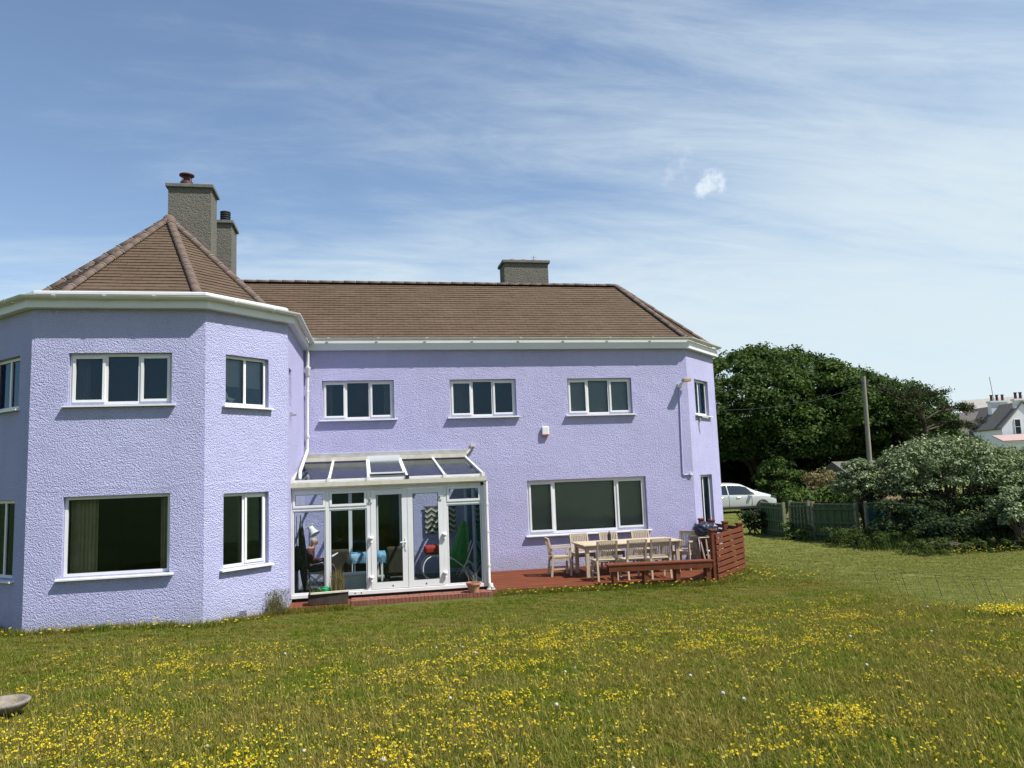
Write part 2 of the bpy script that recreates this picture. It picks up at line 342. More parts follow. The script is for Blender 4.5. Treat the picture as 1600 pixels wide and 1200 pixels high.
# ------------------------------------------------------------------ house
house = tag(empty('house', (1.0, 18.5, 0)), 'two storey lilac roughcast house with a faceted bay and brown tiled roof', 'house')
PATH = [(-6.62, 23.2), (-6.62, 15.24), (-5.34, 13.96), (-2.60, 13.96), (-1.335, 15.225), (-1.25, 18.45), (8.34, 18.45), (9.80, 19.91), (9.80, 23.2)]
ZT = 5.36
def wall(p0, p1, openings, z0=-.5, z1=ZT, rev=.24, mat='lilac'):
    L = math.hypot(p1[0]-p0[0], p1[1]-p0[1]); ang = math.degrees(math.atan2(p1[1]-p0[1], p1[0]-p0[0])); fr = frame(p0, ang)
    us = sorted({0, L, *[o[0] for o in openings], *[o[1] for o in openings]}); zs = sorted({z0, z1, *[o[2] for o in openings], *[o[3] for o in openings]})
    m = MB()
    for i in range(len(us)-1):
        for j in range(len(zs)-1):
            uc = (us[i]+us[i+1])/2; zc_ = (zs[j]+zs[j+1])/2
            if any(o[0] < uc < o[1] and o[2] < zc_ < o[3] for o in openings): continue
            for d in (0, -rev):
                q = [fr(us[i], d, zs[j]), fr(us[i+1], d, zs[j]), fr(us[i+1], d, zs[j+1]), fr(us[i], d, zs[j+1])]
                m.add(q, [(0, 1, 2, 3) if d == 0 else (3, 2, 1, 0)], 0 if d == 0 else 1)
    for (a, b, c, d) in openings:
        for q in (((a, c), (a, d)), ((b, d), (b, c)), ((a, d), (b, d)), ((b, c), (a, c))):
            (u0, w0), (u1, w1) = q
            m.add([fr(u0, 0, w0), fr(u1, 0, w1), fr(u1, -rev, w1), fr(u0, -rev, w0)], [(0, 1, 2, 3)], 0)
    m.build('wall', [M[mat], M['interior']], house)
    return fr, L
def window(fr, u0, u1, z0, z1, mull=(), sill=True, opener=(), dback=-.15, fw=.055, mw=.05, parent=house, name='window', sillover=.07):
    e = .006
    m = MB(); d0, d1 = dback, dback+.07
    m.fbox(fr, u0+e, u0+fw, d0, d1, z0+e, z1-e).fbox(fr, u1-fw, u1-e, d0, d1, z0+e, z1-e)
    m.fbox(fr, u0+fw, u1-fw, d0, d1, z1-fw, z1-e).fbox(fr, u0+fw, u1-fw, d0, d1, z0+e, z0+fw)
    w = m.build(name, M['upvc'], parent)
    edges = [u0+fw]+[x for mm in mull for x in (mm-mw/2, mm+mw/2)]+[u1-fw]
    for mm in mull: MB().fbox(fr, mm-mw/2, mm+mw/2, d0+.002, d1-.002, z0+fw, z1-fw).build('mullion', M['upvc'], w)
    for k in range(0, len(edges), 2):
        a, b = edges[k], edges[k+1]
        if k//2 in opener:                                   # a sash standing proud of the frame
            s = MB(); f2 = .035; dd0, dd1 = d1-.02, d1+.018
            s.fbox(fr, a-.008, a+f2, dd0, dd1, z0+fw-.008, z1-fw+.008).fbox(fr, b-f2, b+.008, dd0, dd1, z0+fw-.008, z1-fw+.008)
            s.fbox(fr, a+f2, b-f2, dd0, dd1, z1-fw-f2, z1-fw+.008).fbox(fr, a+f2, b-f2, dd0, dd1, z0+fw-.008, z0+fw+f2)
            s.build('sash', M['upvc'], w)
        g = MB(); g.fbox(fr, a+.002, b-.002, d0+.030, d0+.042, z0+fw+.002, z1-fw-.002); g.build('pane', M['glass'], w)
        # dark gasket lines round the glass
        s = MB(); gk = .010
        dd = d0+.046 if k//2 not in opener else d0+.046
        s.fbox(fr, a, a+gk, d0+.043, dd, z0+fw, z1-fw).fbox(fr, b-gk, b, d0+.043, dd, z0+fw, z1-fw).fbox(fr, a+gk, b-gk, d0+.043, dd, z1-fw-gk, z1-fw).fbox(fr, a+gk, b-gk, d0+.043, dd, z0+fw, z0+fw+gk)
        s.build('gasket', M['black'], w)
    if sill:
        s = MB(); n = [(-.16, z0+.005), (.080, z0-.018), (.080, z0-.042), (-.16, z0-.035)]
        vs = [fr(u, d, z) for u in (u0-sillover, u1+sillover) for d, z in n]
        s.add(vs, [(0, 1, 5, 4), (1, 2, 6, 5), (2, 3, 7, 6), (3, 0, 4, 7), (3, 2, 1, 0), (4, 5, 6, 7)]); s.build('sill', M['upvc'], w)
    return w
# walls, west to east, each with its openings
wall(PATH[0], PATH[1], [])
frL, _ = wall(PATH[1], PATH[2], [(.40, 1.42, 3.70, 4.60), (.40, 1.42, .87, 2.17)], mat='lilac_bay')
frF, _ = wall(PATH[2], PATH[3], [(.57, 2.20, 3.71, 4.59), (.55, 2.20, .88, 2.19)], mat='lilac_bay')
frR, _ = wall(PATH[3], PATH[4], [(.41, 1.34, 3.69, 4.60), (.38, 1.34, .85, 2.14)], mat='lilac_bay')
frS, _ = wall(PATH[4], PATH[5], [(.18, .62, 3.78, 4.52)])
frM, LM = wall(PATH[5], PATH[6], [(.41, 2.08, 3.71, 4.63), (3.42, 5.06, 3.71, 4.62), (6.37, 8.06, 3.70, 4.61), (5.24, 8.30, .80, 2.11), (.42, 2.22, .0, 2.06)])
frE, _ = wall(PATH[6], PATH[7], [(.48, 1.50, 3.66, 4.60), (.50, 1.36, .05, 2.08)])
wall(PATH[7], PATH[8], []); wall(PATH[8], PATH[0], [])
window(frL, .40, 1.42, 3.70, 4.60, (.92,)); window(frL, .40, 1.42, .87, 2.17, (.92,))
window(frF, .57, 2.20, 3.71, 4.59, (1.14, 1.67), opener=(0, 2)); window(frF, .55, 2.20, .88, 2.19)
window(frR, .41, 1.34, 3.69, 4.60, (.87,)); window(frR, .38, 1.34, .85, 2.14, (.85,), opener=(1,))
window(frS, .18, .62, 3.78, 4.52, sill=False)
window(frM, .41, 2.08, 3.71, 4.63, (.96, 1.51), opener=(0, 2)); window(frM, 3.42, 5.06, 3.71, 4.62, (3.97, 4.48), opener=(0, 2))
window(frM, 6.37, 8.06, 3.70, 4.61, (6.91, 7.47), opener=(0, 2)); window(frM, 5.24, 8.30, .80, 2.11, (5.92, 7.52), opener=(0, 2), fw=.07, mw=.07)
window(frE, .48, 1.50, 3.66, 4.60, (.93,)); window(frE, .50, 1.36, .05, 2.08, (.86,), sill=False, name='door')
# floors and ceiling inside
IN = [(-6.35, 22.95), (-6.35, 15.35), (-5.24, 14.22), (-2.70, 14.22), (-1.60, 15.33), (-1.52, 18.70), (8.22, 18.70), (9.54, 20.02), (9.54, 22.95)]
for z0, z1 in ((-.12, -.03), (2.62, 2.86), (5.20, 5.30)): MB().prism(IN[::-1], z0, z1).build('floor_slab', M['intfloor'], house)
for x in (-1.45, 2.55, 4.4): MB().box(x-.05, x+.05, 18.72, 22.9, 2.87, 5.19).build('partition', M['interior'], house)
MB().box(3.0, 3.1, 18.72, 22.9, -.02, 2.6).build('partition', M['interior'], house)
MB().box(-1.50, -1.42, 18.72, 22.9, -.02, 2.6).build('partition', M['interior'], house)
# eaves: soffit box with fascia, gutter, ledge swept round the plan
def sweep(path, prof, mb=None, closed=True):
    mb = mb or MB(); n = len(prof); o = len(mb.v)
    for i, p in enumerate(path):
        p = Vector(p); dirs = []
        if i > 0: dirs.append((p-Vector(path[i-1])).normalized())
        if i < len(path)-1: dirs.append((Vector(path[i+1])-p).normalized())
        ns = [Vector((d.y, -d.x)) for d in dirs]; b = sum(ns, Vector((0, 0))).normalized(); k = 1/max(.3, b.dot(ns[0]))
        for d, z in prof: mb.v.append((p.x+b.x*d*k, p.y+b.y*d*k, z))
    for i in range(len(path)-1):
        for q in range(n if closed else n-1):
            mb.f.append((o+i*n+q, o+(i+1)*n+q, o+(i+1)*n+(q+1) % n, o+i*n+(q+1) % n)); mb.mi.append(0)
    if closed:
        mb.f += [tuple(o+q for q in range(n)), tuple(o+(len(path)-1)*n+q for q in range(n))[::-1]]; mb.mi += [0, 0]
    return mb
BAY = PATH[0:6]; MAIN = PATH[5:9]
sweep(PATH, [(-.2, 5.345), (.13, 5.345), (.13, 5.50), (-.2, 5.50)]).build('fascia', M['fascia'], house)
sweep(BAY[:5]+[(-1.27, 17.6)], [(-.80, 5.612), (.0, 5.612), (.004, 5.650), (-.02, 5.664), (-.80, 5.70)]).build('roof_ledge', M['fascia'], house)
sweep(MAIN, [(-.3, 5.505), (.10, 5.505), (.10, 5.57), (-.3, 5.57)]).build('roof_ledge', M['fascia'], house)
def gutter_prof(d, z, r):
    a = [(d+r*math.cos(R_(t)), z+r*.95*math.sin(R_(t))) for t in range(180, 361, 20)]
    b = [(d+(r-.006)*math.cos(R_(t)), z+(r-.006)*.95*math.sin(R_(t))) for t in range(360, 179, -20)]
    return a+b
def gutter(path, z, mark):
    g = sweep(path, gutter_prof(.198, z, .058)).build('gutter', M['gutter'], house, smooth='auto')
    for (i, step) in mark:                                   # joint clips
        a, b = Vector(path[i]), Vector(path[i+1]); L = (b-a).length; d = (b-a)/L; n = Vector((d.y, -d.x)); k = step*.5
        while k < L-.15:
            p = a+d*k; m = MB(); w = .028
            prof = [(.195+.068*math.cos(R_(t)), z+.066*math.sin(R_(t))) for t in range(175, 366, 19)]+[(.195+.06*math.cos(R_(t)), z+.058*math.sin(R_(t))) for t in range(365, 174, -19)]
            N_ = len(prof); vs = []
            for s_ in (-w, w): vs += [(p.x+d.x*s_+n.x*q[0], p.y+d.y*s_+n.y*q[0], q[1]) for q in prof]
            m.add(vs, [(j, N_+j, N_+(j+1) % N_, (j+1) % N_) for j in range(N_)]+[tuple(range(N_)), tuple(range(N_, 2*N_))[::-1]])
            m.build('gutter_clip', M['gutter'], g); k += step
sweep(BAY[:5]+[(-1.27, 17.6)], [(-.6, 5.502), (-.04, 5.502), (-.04, 5.610), (-.6, 5.610)]).build('shadow_gap', M['cap'], house)  # dark grey strip added as a painted shadow line between gutter and ledge
gutter(BAY, 5.535, [(1, .9), (2, .78), (3, .85)]); gutter(MAIN, 5.615, [(0, 1.15), (1, 1.0)])
# ---- roofs
def facet(m, eL, eR, tL, tR, gauge=.128, tw=.262, tk=.020):
    eL, eR, tL, tR = map(Vector, (eL, eR, tL, tR)); e = (eR-eL).normalized()
    up = (tL-eL); up = up-e*up.dot(e); ln = up.length; up.normalize(); n = e.cross(up).normalized()
    m.add([eL-n*.015, eR-n*.015, tR-n*.015, tL-n*.015], [(0, 1, 2, 3)]); m.tint.append(.2)
    aL = (tL-eL).dot(e); W = (eR-eL).length; aR = (tR-eR).dot(e); rows = max(1, round(ln/gauge)); g = ln/rows
    for r in range(rows):
        h0, h1 = r*g, (r+1)*g; l0, l1 = aL*h0/ln, aL*h1/ln; r0, r1 = W+aR*h0/ln, W+aR*h1/ln
        k = math.floor((min(l0, l1))/tw)-1; off = (tw/2 if r % 2 else 0)+random.uniform(-.008, .008); rowj = random.uniform(-.002, .002)
        sag = lambda s: .004*math.sin(s*1.7+r*.35)
        while k*tw+off < max(r0, r1):
            s0, s1 = k*tw+off+.002, (k+1)*tw+off-.002; k += 1
            a0, b0 = max(s0, l0), min(s1, r0); a1, b1 = max(s0, l1), min(s1, r1)
            if b0-a0 < .01 and b1-a1 < .01: continue
            if b0 < a0: b0 = a0 = (a0+b0)/2
            if b1 < a1: b1 = a1 = (a1+b1)/2
            j0, j1 = random.uniform(-.003, .004), random.uniform(-.003, .004); dz = random.uniform(-.006, .004)
            P = lambda s, h, q: eL+e*s+up*(h+dz+sag(s))+n*q
            m.add([P(a0, h0-.012, tk+rowj+j0), P(b0, h0-.012, tk+rowj+j1), P(b1, h1, .006), P(a1, h1, .006), P(a0, h0-.012, -.004), P(b0, h0-.012, -.004)],
                  [(0, 1, 2, 3), (4, 5, 1, 0)]); tt = min(1, max(0, random.gauss(.5, .13))); m.tint += [tt, tt*.6]
    return m
def new_roof(): m = MB(); m.tint = []; return m
half = MB(); L_ = .34; r_ = .090                             # one half-round ridge tile along +x
for k, (x, rr) in enumerate(((0, r_), (L_, r_*.93))):
    for t_ in range(0, 181, 20): half.v.append((x, rr*math.cos(R_(t_)), rr*.82*math.sin(R_(t_))))
nn = 10; half.f += [(q, q+1, nn+q+1, nn+q) for q in range(nn-1)]
for k, (x, rr) in enumerate(((0, r_-.018), (L_, r_*.93-.018))):
    for t_ in range(0, 181, 20): half.v.append((x, rr*math.cos(R_(t_)), rr*.82*math.sin(R_(t_))))
half.f += [(2*nn+q, 3*nn+q, 3*nn+q+1, 2*nn+q+1) for q in range(nn-1)]+[(q, 2*nn+q, 2*nn+q+1, q+1) for q in range(nn-1)]; half.mi = [0]*len(half.f)
me_h = bpy.data.meshes.new('ridge_tile'); me_h.from_pydata(half.v, [], half.f); me_h.materials.append(M['ridge']); me_h.polygons.foreach_set('use_smooth', [True]*len(me_h.polygons))
joint = MB()
for x in (-.009, .009):
    for t_ in range(0, 181, 20): joint.v.append((x, (r_+.006)*math.cos(R_(t_)), (r_+.006)*.82*math.sin(R_(t_))))
joint.f = [(q, q+1, nn+q+1, nn+q) for q in range(nn-1)]; joint.mi = [0]*len(joint.f)
me_j = bpy.data.meshes.new('mortar_joint'); me_j.from_pydata(joint.v, [], joint.f); me_j.materials.append(M['mortar'])
def ridge_run(roof, a, b, lift=.02):
    a, b = Vector(a), Vector(b); L = (b-a).length; d = (b-a)/L; n = max(1, round(L/.325)); st = L/n
    y = Vector((0, 0, 1)).cross(d).normalized(); z = d.cross(y).normalized()
    for k in range(n):
        for me_ in (me_h, me_j):
            o = bpy.data.objects.new(me_.name, me_); COL.objects.link(o); o.parent = roof
            p = a+d*(st*k)+z*(lift+random.uniform(-.004, .004)); tw_ = random.uniform(-.012, .012)
            mw_ = Matrix.Translation(p) @ Matrix((d, y, z)).transposed().to_4x4() @ Matrix.Rotation(tw_, 4, 'Z') @ Matrix.Diagonal((st/L_*1.0, 1, 1, 1)).to_4x4()
            o.matrix_basis = Matrix.Translation(-wloc(roof)) @ mw_
# main roof, half-octagonal east end
ze, zr, yr, cxE, apo = 5.60, 7.56, 20.80, 7.37, 2.38
hs = apo*math.tan(R_(22.5)); E1 = (cxE+hs, yr-apo, ze); E2 = (cxE+apo, yr-hs, ze); E3 = (cxE+apo, yr+hs, ze); E4 = (cxE+hs, yr+apo, ze); RE = (cxE, yr, zr); RW = (-4.2, yr, zr); W1_ = (-6.6, yr-apo, ze); W4 = (-6.6, yr+apo, ze)
m = new_roof(); facet(m, W1_, E1, RW, RE)
for a, b in ((E1, E2), (E2, E3), (E3, E4)): facet(m, a, b, RE, RE)
facet(m, E4, W4, RE, RW); facet(m, W4, W1_, RW, RW)
def make_roof(m, lab):
    base = MB(); base.v = m.v[:0]
    o = m.build('roof', M['tile'], house); o['kind'] = 'stuff'; o['label'] = lab; return o
roof_main = make_roof(m, 'long brown tiled roof with a hipped end')
ridge_run(roof_main, (-3.9, yr, zr), RE); ridge_run(roof_main, E1, RE); ridge_run(roof_main, E2, RE); ridge_run(roof_main, E3, RE)
# bay roof
AP = Vector((-3.98, 17.25, 8.04)); kf = .833
def foot(p): return (AP.x+(p[0]-AP.x)*kf, AP.y+(p[1]-AP.y)*kf, 5.70)
ft = [(-6.16, 19.6, 5.70), foot(PATH[1]), foot(PATH[2]), foot(PATH[3]), foot((-1.31, 15.22)), (-1.756, 19.6, 5.70)]
m = new_roof()
for a, b in zip(ft[:-1], ft[1:]): facet(m, a, b, AP, AP)
roof_bay = make_roof(m, 'pointed brown tiled roof over the faceted bay')
for q in ft[1:5]: ridge_run(roof_bay, q, AP)
MB().lathe([(.0, .12), (.05, .115), (.09, .09), (.13, .03), (.15, -.05), (.15, -.14)], tuple(AP), 14).build('finial_mortar', M['ridge'], roof_bay, smooth=True)
# ---- chimneys
def chimney(x0, x1, y0, y1, z0, z1, flare=0.0):
    m = MB(); ns = 5
    P = lambda x, y, z: (x, y, z)
    zs = [z0, z0+.55, z0+.85, z1]; xr = [x1+flare, x1+flare, x1, x1]
    o = 0
    for z, xx in zip(zs, xr): m.v += [(x0, y0, z), (xx, y0, z), (xx, y1, z), (x0, y1, z)]
    for i in range(3):
        for k in range(4): m.f.append((i*4+k, i*4+(k+1) % 4, (i+1)*4+(k+1) % 4, (i+1)*4+k)); m.mi.append(0)
    m.f.append((12, 13, 14, 15)); m.mi.append(0)
    c = m.build('chimney', M['chimney'], house)
    MB().box(x0-.055, x1+.055, y0-.055, y1+.055, z1, z1+.085).build('chimney_cap', M['cap'], c, bevel=.012)
    return c
c1 = chimney(-4.16, -3.24, 17.90, 18.62, 6.6, 9.03, .05)
p = MB(); p.lathe([(.0, 0), (.15, 0), (.14, .13), (.115, .14), (.115, .15)], (-3.82, 18.15, 9.115), 20); p.build('chimney_pot', M['redpot'], c1, smooth='auto')
p = MB(); p.lathe([(.085, .14), (.075, .30)], (-3.82, 18.15, 9.115), 14)
p.lathe([(.0, .36), (.06, .345), (.165, .31), (.165, .285), (.05, .27), (0, .27)], (-3.82, 18.15, 9.115), 20)
for k in range(4): a = R_(45+90*k); p.tube([(-3.82+.12*math.cos(a), 18.15+.12*math.sin(a), 9.24), (-3.82+.12*math.cos(a), 18.15+.12*math.sin(a), 9.40)], .008, 5)
p.build('cowl', M['redpot'], c1, smooth='auto')
MB().lathe([(.0, 0), (.14, 0), (.125, .09), (.10, .10), (.0, .09)], (-3.42, 18.2, 9.115), 18).build('chimney_pot', M['terracotta'], c1, smooth='auto')
c2 = chimney(-4.12, -3.20, 20.50, 21.35, 6.6, 9.07)
p = MB()
for k in range(5): p.lathe([(.135, .03+k*.062), (.135, .06+k*.062), (.105, .062+k*.062), (.105, .092+k*.062)], (-3.42, 20.9, 9.15), 18)
p.lathe([(.11, .33), (.135, .335), (.135, .36), (.0, .37)], (-3.42, 20.9, 9.15), 18).lathe([(0.0, 0), (.15, 0), (.14, .03), (.1, .035)], (-3.42, 20.9, 9.15), 18)
p.build('chimney_pot', M['black'], c2, smooth='auto')
c3 = chimney(4.14, 5.43, 21.05, 21.75, 6.8, 8.30)
for x in (4.45, 4.78, 5.10): MB().lathe([(.0, 0), (.125, 0), (.115, .085), (.09, .095), (.0, .07)], (x, 21.35, 8.385), 18).build('chimney_pot', M['terracotta'], c3, smooth='auto')
p = MB(); p.tube([(5.1, 21.4, 8.4), (5.1, 21.4, 8.63)], .006, 5).tube([(5.02, 21.4, 8.57), (5.18, 21.4, 8.57)], .005, 5); p.build('aerial', M['black'], c3)
# ---- downpipe in the inner corner, running down to the conservatory roof
dp = MB(); dp.tube([(-1.42, 15.9+1.9, 5.49), (-1.16, 18.28, 5.40), (-1.15, 18.33, 5.22), (-1.17, 18.36, 4.2), (-1.18, 18.36, 3.02), (-1.19, 18.26, 2.93), (-1.20, 16.45, 2.52), (-1.20, 16.36, 2.42), (-1.20, 16.3, 2.28)], .036, 10)
dpo = dp.build('downpipe', M['gutter'], house, smooth='auto')
MB().lathe([(.04, 0), (.055, .02), (.055, .16), (.07, .18), (.07, .22), (.04, .23)], (-1.155, 18.34, 4.72), 12).build('hopper', M['gutter'], dpo, smooth='auto')
for z in (4.35, 3.3): MB().lathe([(.036, 0), (.046, 0), (.046, .05), (.036, .05)], (-1.17, 18.36, z), 12).build('pipe_clip', M['gutter'], dpo)
# air bricks
for fr, u0, u1, z0, z1 in ((frF, 1.24, 1.43, -.04, .10), (frR, .68, .87, -.02, .10)):
    v_ = MB(); v_.fbox(fr, u0, u1, .0, .012, z0, z1); vo = v_.build('air_brick', M['lilac'], house)
    s_ = MB()
    for a in range(8):
        for b in range(5):
            uu = u0+.015+(u1-u0-.03)*(a+.5)/8; zz_ = z0+.012+(z1-z0-.024)*(b+.5)/5; s_.fbox(fr, uu-.007, uu+.007, .0121, .0135, zz_-.007, zz_+.007)
    s_.build('vent_hole', M['black'], vo)['kind'] = 'stuff'
# curtains and blinds behind the glass
def curtain(fr, u0, u1, z0, z1, mat, label, cat='curtain', d=-.30, waves=7, group=None):
    m = MB(); n = waves*8
    for th in (0, .006):
        for k in range(n+1):
            f = k/n; u = u0+(u1-u0)*f; dd = d-th+.025*math.sin(f*waves*2*math.pi)+.008*math.sin(f*31); m.v += [fr(u, dd, z0), fr(u, dd, z1)]
    for th in (0, 1):
        o = th*2*(n+1)
        for k in range(n): m.f.append((o+2*k, o+2*k+2, o+2*k+3, o+2*k+1)); m.mi.append(0)
    return tag(m.build('curtain', M[mat], smooth=True), label, cat, group)
def blind(fr, u0, u1, z0, z1, label, d=-.20):
    m = MB(); m.fbox(fr, u0, u1, d-.004, d, z0, z1-.03); b = m.build('roller_blind', M['blind']); tag(b, label, 'blind')
    r = MB(); r.tube([fr(u0, d-.02, z1-.02), fr(u1, d-.02, z1-.02)], .02, 8); r.build('roller', M['upvc'], b)
curtain(frF, .58, 1.00, .75, 2.12, 'curtain', 'cream pleated curtain at the left side of the big ground floor bay window')
curtain(frF, 1.99, 2.20, .75, 2.12, 'curtain', 'narrow cream curtain at the right side of the big ground floor bay window', waves=4)
curtain(frR, .90, 1.12, .75, 2.10, 'curtain', 'cream curtain in the tall narrow ground floor window of the bay', waves=4)
curtain(frF, .60, .82, 3.60, 4.56, 'curtain_grey', 'grey curtain in the upstairs front window of the bay', waves=4)
curtain(frM, .44, .64, 3.60, 4.60, 'curtain_grey', 'grey curtain left in the upstairs window above the conservatory', waves=3)
curtain(frM, 1.85, 2.06, 3.60, 4.60, 'curtain_grey', 'grey curtain right in the upstairs window above the conservatory', waves=3)
curtain(frM, 3.46, 3.92, 3.60, 4.60, 'curtain_grey', 'grey pleated curtain behind the left pane of the middle upstairs window', waves=7)
blind(frM, 6.42, 6.90, 3.72, 4.60, 'drawn grey roller blind, left pane of the upstairs window above the dining table')
blind(frM, 6.92, 7.46, 3.72, 4.60, 'drawn grey roller blind, middle pane of the upstairs window above the dining table')
blind(frM, 7.48, 8.02, 3.72, 4.60, 'drawn grey roller blind, right pane of the upstairs window above the dining table')
blind(frM, 5.32, 5.88, .88, 2.08, 'drawn olive grey blind, left pane of the wide window behind the table')
blind(frM, 5.96, 7.48, .88, 2.08, 'drawn olive grey blind, wide middle pane of the window behind the table')
blind(frM, 7.56, 8.22, .88, 2.08, 'drawn olive grey blind, right pane of the wide window behind the table')
blind(frR, .45, .85, 4.05, 4.58, 'half drawn grey blind in the left pane of the upstairs angled bay window')
blind(frR, .89, 1.30, 4.05, 4.58, 'half drawn grey blind in the right pane of the upstairs angled bay window')
blind(frL, .92, 1.38, 3.75, 4.56, 'grey blind upstairs at the left edge of the photo')
curtain(frL, .95, 1.36, .9, 2.1, 'curtain', 'cream curtain downstairs at the left edge of the photo', waves=5)
curtain(frE, .52, .82, .1, 2.04, 'curtain', 'cream curtain behind the glazed door at the angled far end', waves=4)
curtain(frE, .50, .80, 3.6, 4.55, 'curtain_grey', 'grey curtain left in the small upstairs window at the far end', waves=4)
curtain(frE, 1.05, 1.45, 3.6, 4.55, 'curtain_grey', 'grey curtain right in the small upstairs window at the far end', waves=4)
# gull ornament on the upstairs angled bay window sill
g = MB(); q0 = Vector(frR(.60, -.27, 3.70))
g.tube([q0+Vector((0, 0, .0)), q0+Vector((0, 0, .10))], .006, 6); a_ = Vector((.707, .707, 0))
g.tube([q0-a_*.02+Vector((0, 0, .26)), q0+a_*.0+Vector((0, 0, .24)), q0+a_*.02+Vector((0, 0, .15)), q0+a_*.10+Vector((0, 0, .11)), q0+a_*.22+Vector((0, 0, .14))], [.012, .03, .04, .055, .006], 8)
tag(g.build('gull_ornament', M['upvc'], smooth=True), 'white gull ornament behind the upstairs angled bay window', 'ornament')
# ---- fittings on the wall
al = MB(); al.fbox(frM, 5.66, 5.84, .0, .075, 3.21, 3.42); alo = tag(al.build('burglar_alarm', M['upvc'], bevel=.02), 'white burglar alarm box on the lilac wall below the upstairs windows', 'alarm box')
al2 = MB(); al2.fbox(frM, 5.67, 5.83, .004, .070, 3.19, 3.21); al2.build('red_lens', plain('red_plastic', (.55, .03, .02), .3), alo)
fl = MB(); fl.fbox(frM, 9.38, 9.58, .10, .26, 4.47, 4.54); flo = tag(fl.build('floodlight', M['lead'], bevel=.01), 'small floodlight high on the corner of the facade', 'floodlight')
b_ = MB(); b_.fbox(frM, 9.30, 9.40, .0, .07, 4.33, 4.43); b_.tube([frM(9.35, .05, 4.42), frM(9.45, .15, 4.49)], .02, 6); b_.build('mounting_bracket', M['upvc'], flo)
b_ = MB(); b_.fbox(frM, 9.385, 9.575, .261, .265, 4.475, 4.535); b_.build('lens', plain('amber_lens', (.45, .25, .06), .2), flo)
cd = MB(); cd.tube([frM(9.35, .02, 4.33), frM(9.32, .02, 3.2), frM(9.30, .02, 2.15), frM(9.34, .02, 2.10), frM(9.50, .02, 2.12)], .014, 6)
M['lilacpipe'] = plain('lilac_painted_pipe', (.52, .47, .72), .6)
tag(cd.build('cable_conduit', M['lilacpipe']), 'lilac painted conduit running down from the floodlight', 'conduit')
j_ = MB(); j_.fbox(frM, 9.48, 9.56, .0, .05, 2.09, 2.15); j_.build('junction_box', M['upvc'], bpy.data.objects['cable_conduit'])
cc = MB(); cc.fbox(frE, .62, .72, .0, .04, 3.50, 3.56).tube([frE(.67, .03, 3.53), frE(.67, .14, 3.55)], .012, 6).tube([frE(.62, .10, 3.58), frE(.72, .24, 3.54)], .03, 10)
tag(cc.build('security_camera', M['lead']), 'small camera bracket under the upstairs far end window', 'camera')
ov = MB(); ov.fbox(frS, .35, .43, .0, .05, 3.58, 3.65).tube([frS(.39, .05, 3.61), frS(.39, .12, 3.61)], .02, 8)
tag(ov.build('overflow_pipe', M['lead']), 'short grey overflow pipe on the bay side wall below the slim window', 'pipe')

# ------------------------------------------------------------------ conservatory
cons = tag(empty('conservatory', (.55, 17.0, 0)), 'white framed lean-to conservatory with glass roof against the lilac wall', 'conservatory')
fc = frame((0, 15.75), 0); CB = .05
def cpart(name, mat, *boxes, parent=cons, bevel=0):
    m = MB()
    for b in boxes: m.fbox(fc, *b)
    return m.build(name, M[mat], parent, bevel=bevel)
cpart('sill_beam', 'upvc', (-1.37, 2.50, -.10, .03, CB, CB+.075), bevel=.008)
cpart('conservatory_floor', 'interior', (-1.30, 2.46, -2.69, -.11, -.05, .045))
cpart('head_beam', 'upvc', (-1.37, 2.50, -.085, .0, 2.085, 2.15))
posts = [-1.335, -.635, .165, 1.69, 2.465]
for i, x in enumerate(posts): cpart('post', 'upvc', (x-.035, x+.035, -.08, .004, CB+.076, 2.084))
def cpane(a, b, z0, z1, top=False):
    if top:
        f = .05; p = cpart('top_light', 'upvc', (a+.004, a+f, -.06, .014, z0+.004, z1-.004), (b-f, b-.004, -.06, .014, z0+.004, z1-.004), (a+f, b-f, -.06, .014, z1-f, z1-.004), (a+f, b-f, -.06, .014, z0+.004, z0+f))
    else:
        f = .026; p = cpart('window_frame', 'upvc', (a+.004, a+f, -.06, -.01, z0+.004, z1-.004), (b-f, b-.004, -.06, -.01, z0+.004, z1-.004), (a+f, b-f, -.06, -.01, z1-f, z1-.004), (a+f, b-f, -.06, -.01, z0+.004, z0+f))
    cpart('pane', 'glass', (a+f-.003, b-f+.003, -.04, -.03, z0+f-.003, z1-f+.003), parent=p)
    g = .008; cpart('gasket', 'black', (a+f, a+f+g, -.029, -.026, z0+f, z1-f), (b-f-g, b-f, -.029, -.026, z0+f, z1-f), (a+f+g, b-f-g, -.029, -.026, z1-f-g, z1-f), (a+f+g, b-f-g, -.029, -.026, z0+f, z0+f+g), parent=p)
for a, b in ((posts[0], posts[1]), (posts[1], posts[2]), (posts[3], posts[4])):
    cpart('transom', 'upvc', (a+.036, b-.036, -.08, .002, 1.725, 1.775))
    cpane(a+.036, b-.036, 1.776, 2.084, True); cpane(a+.036, b-.036, CB+.077, 1.724)
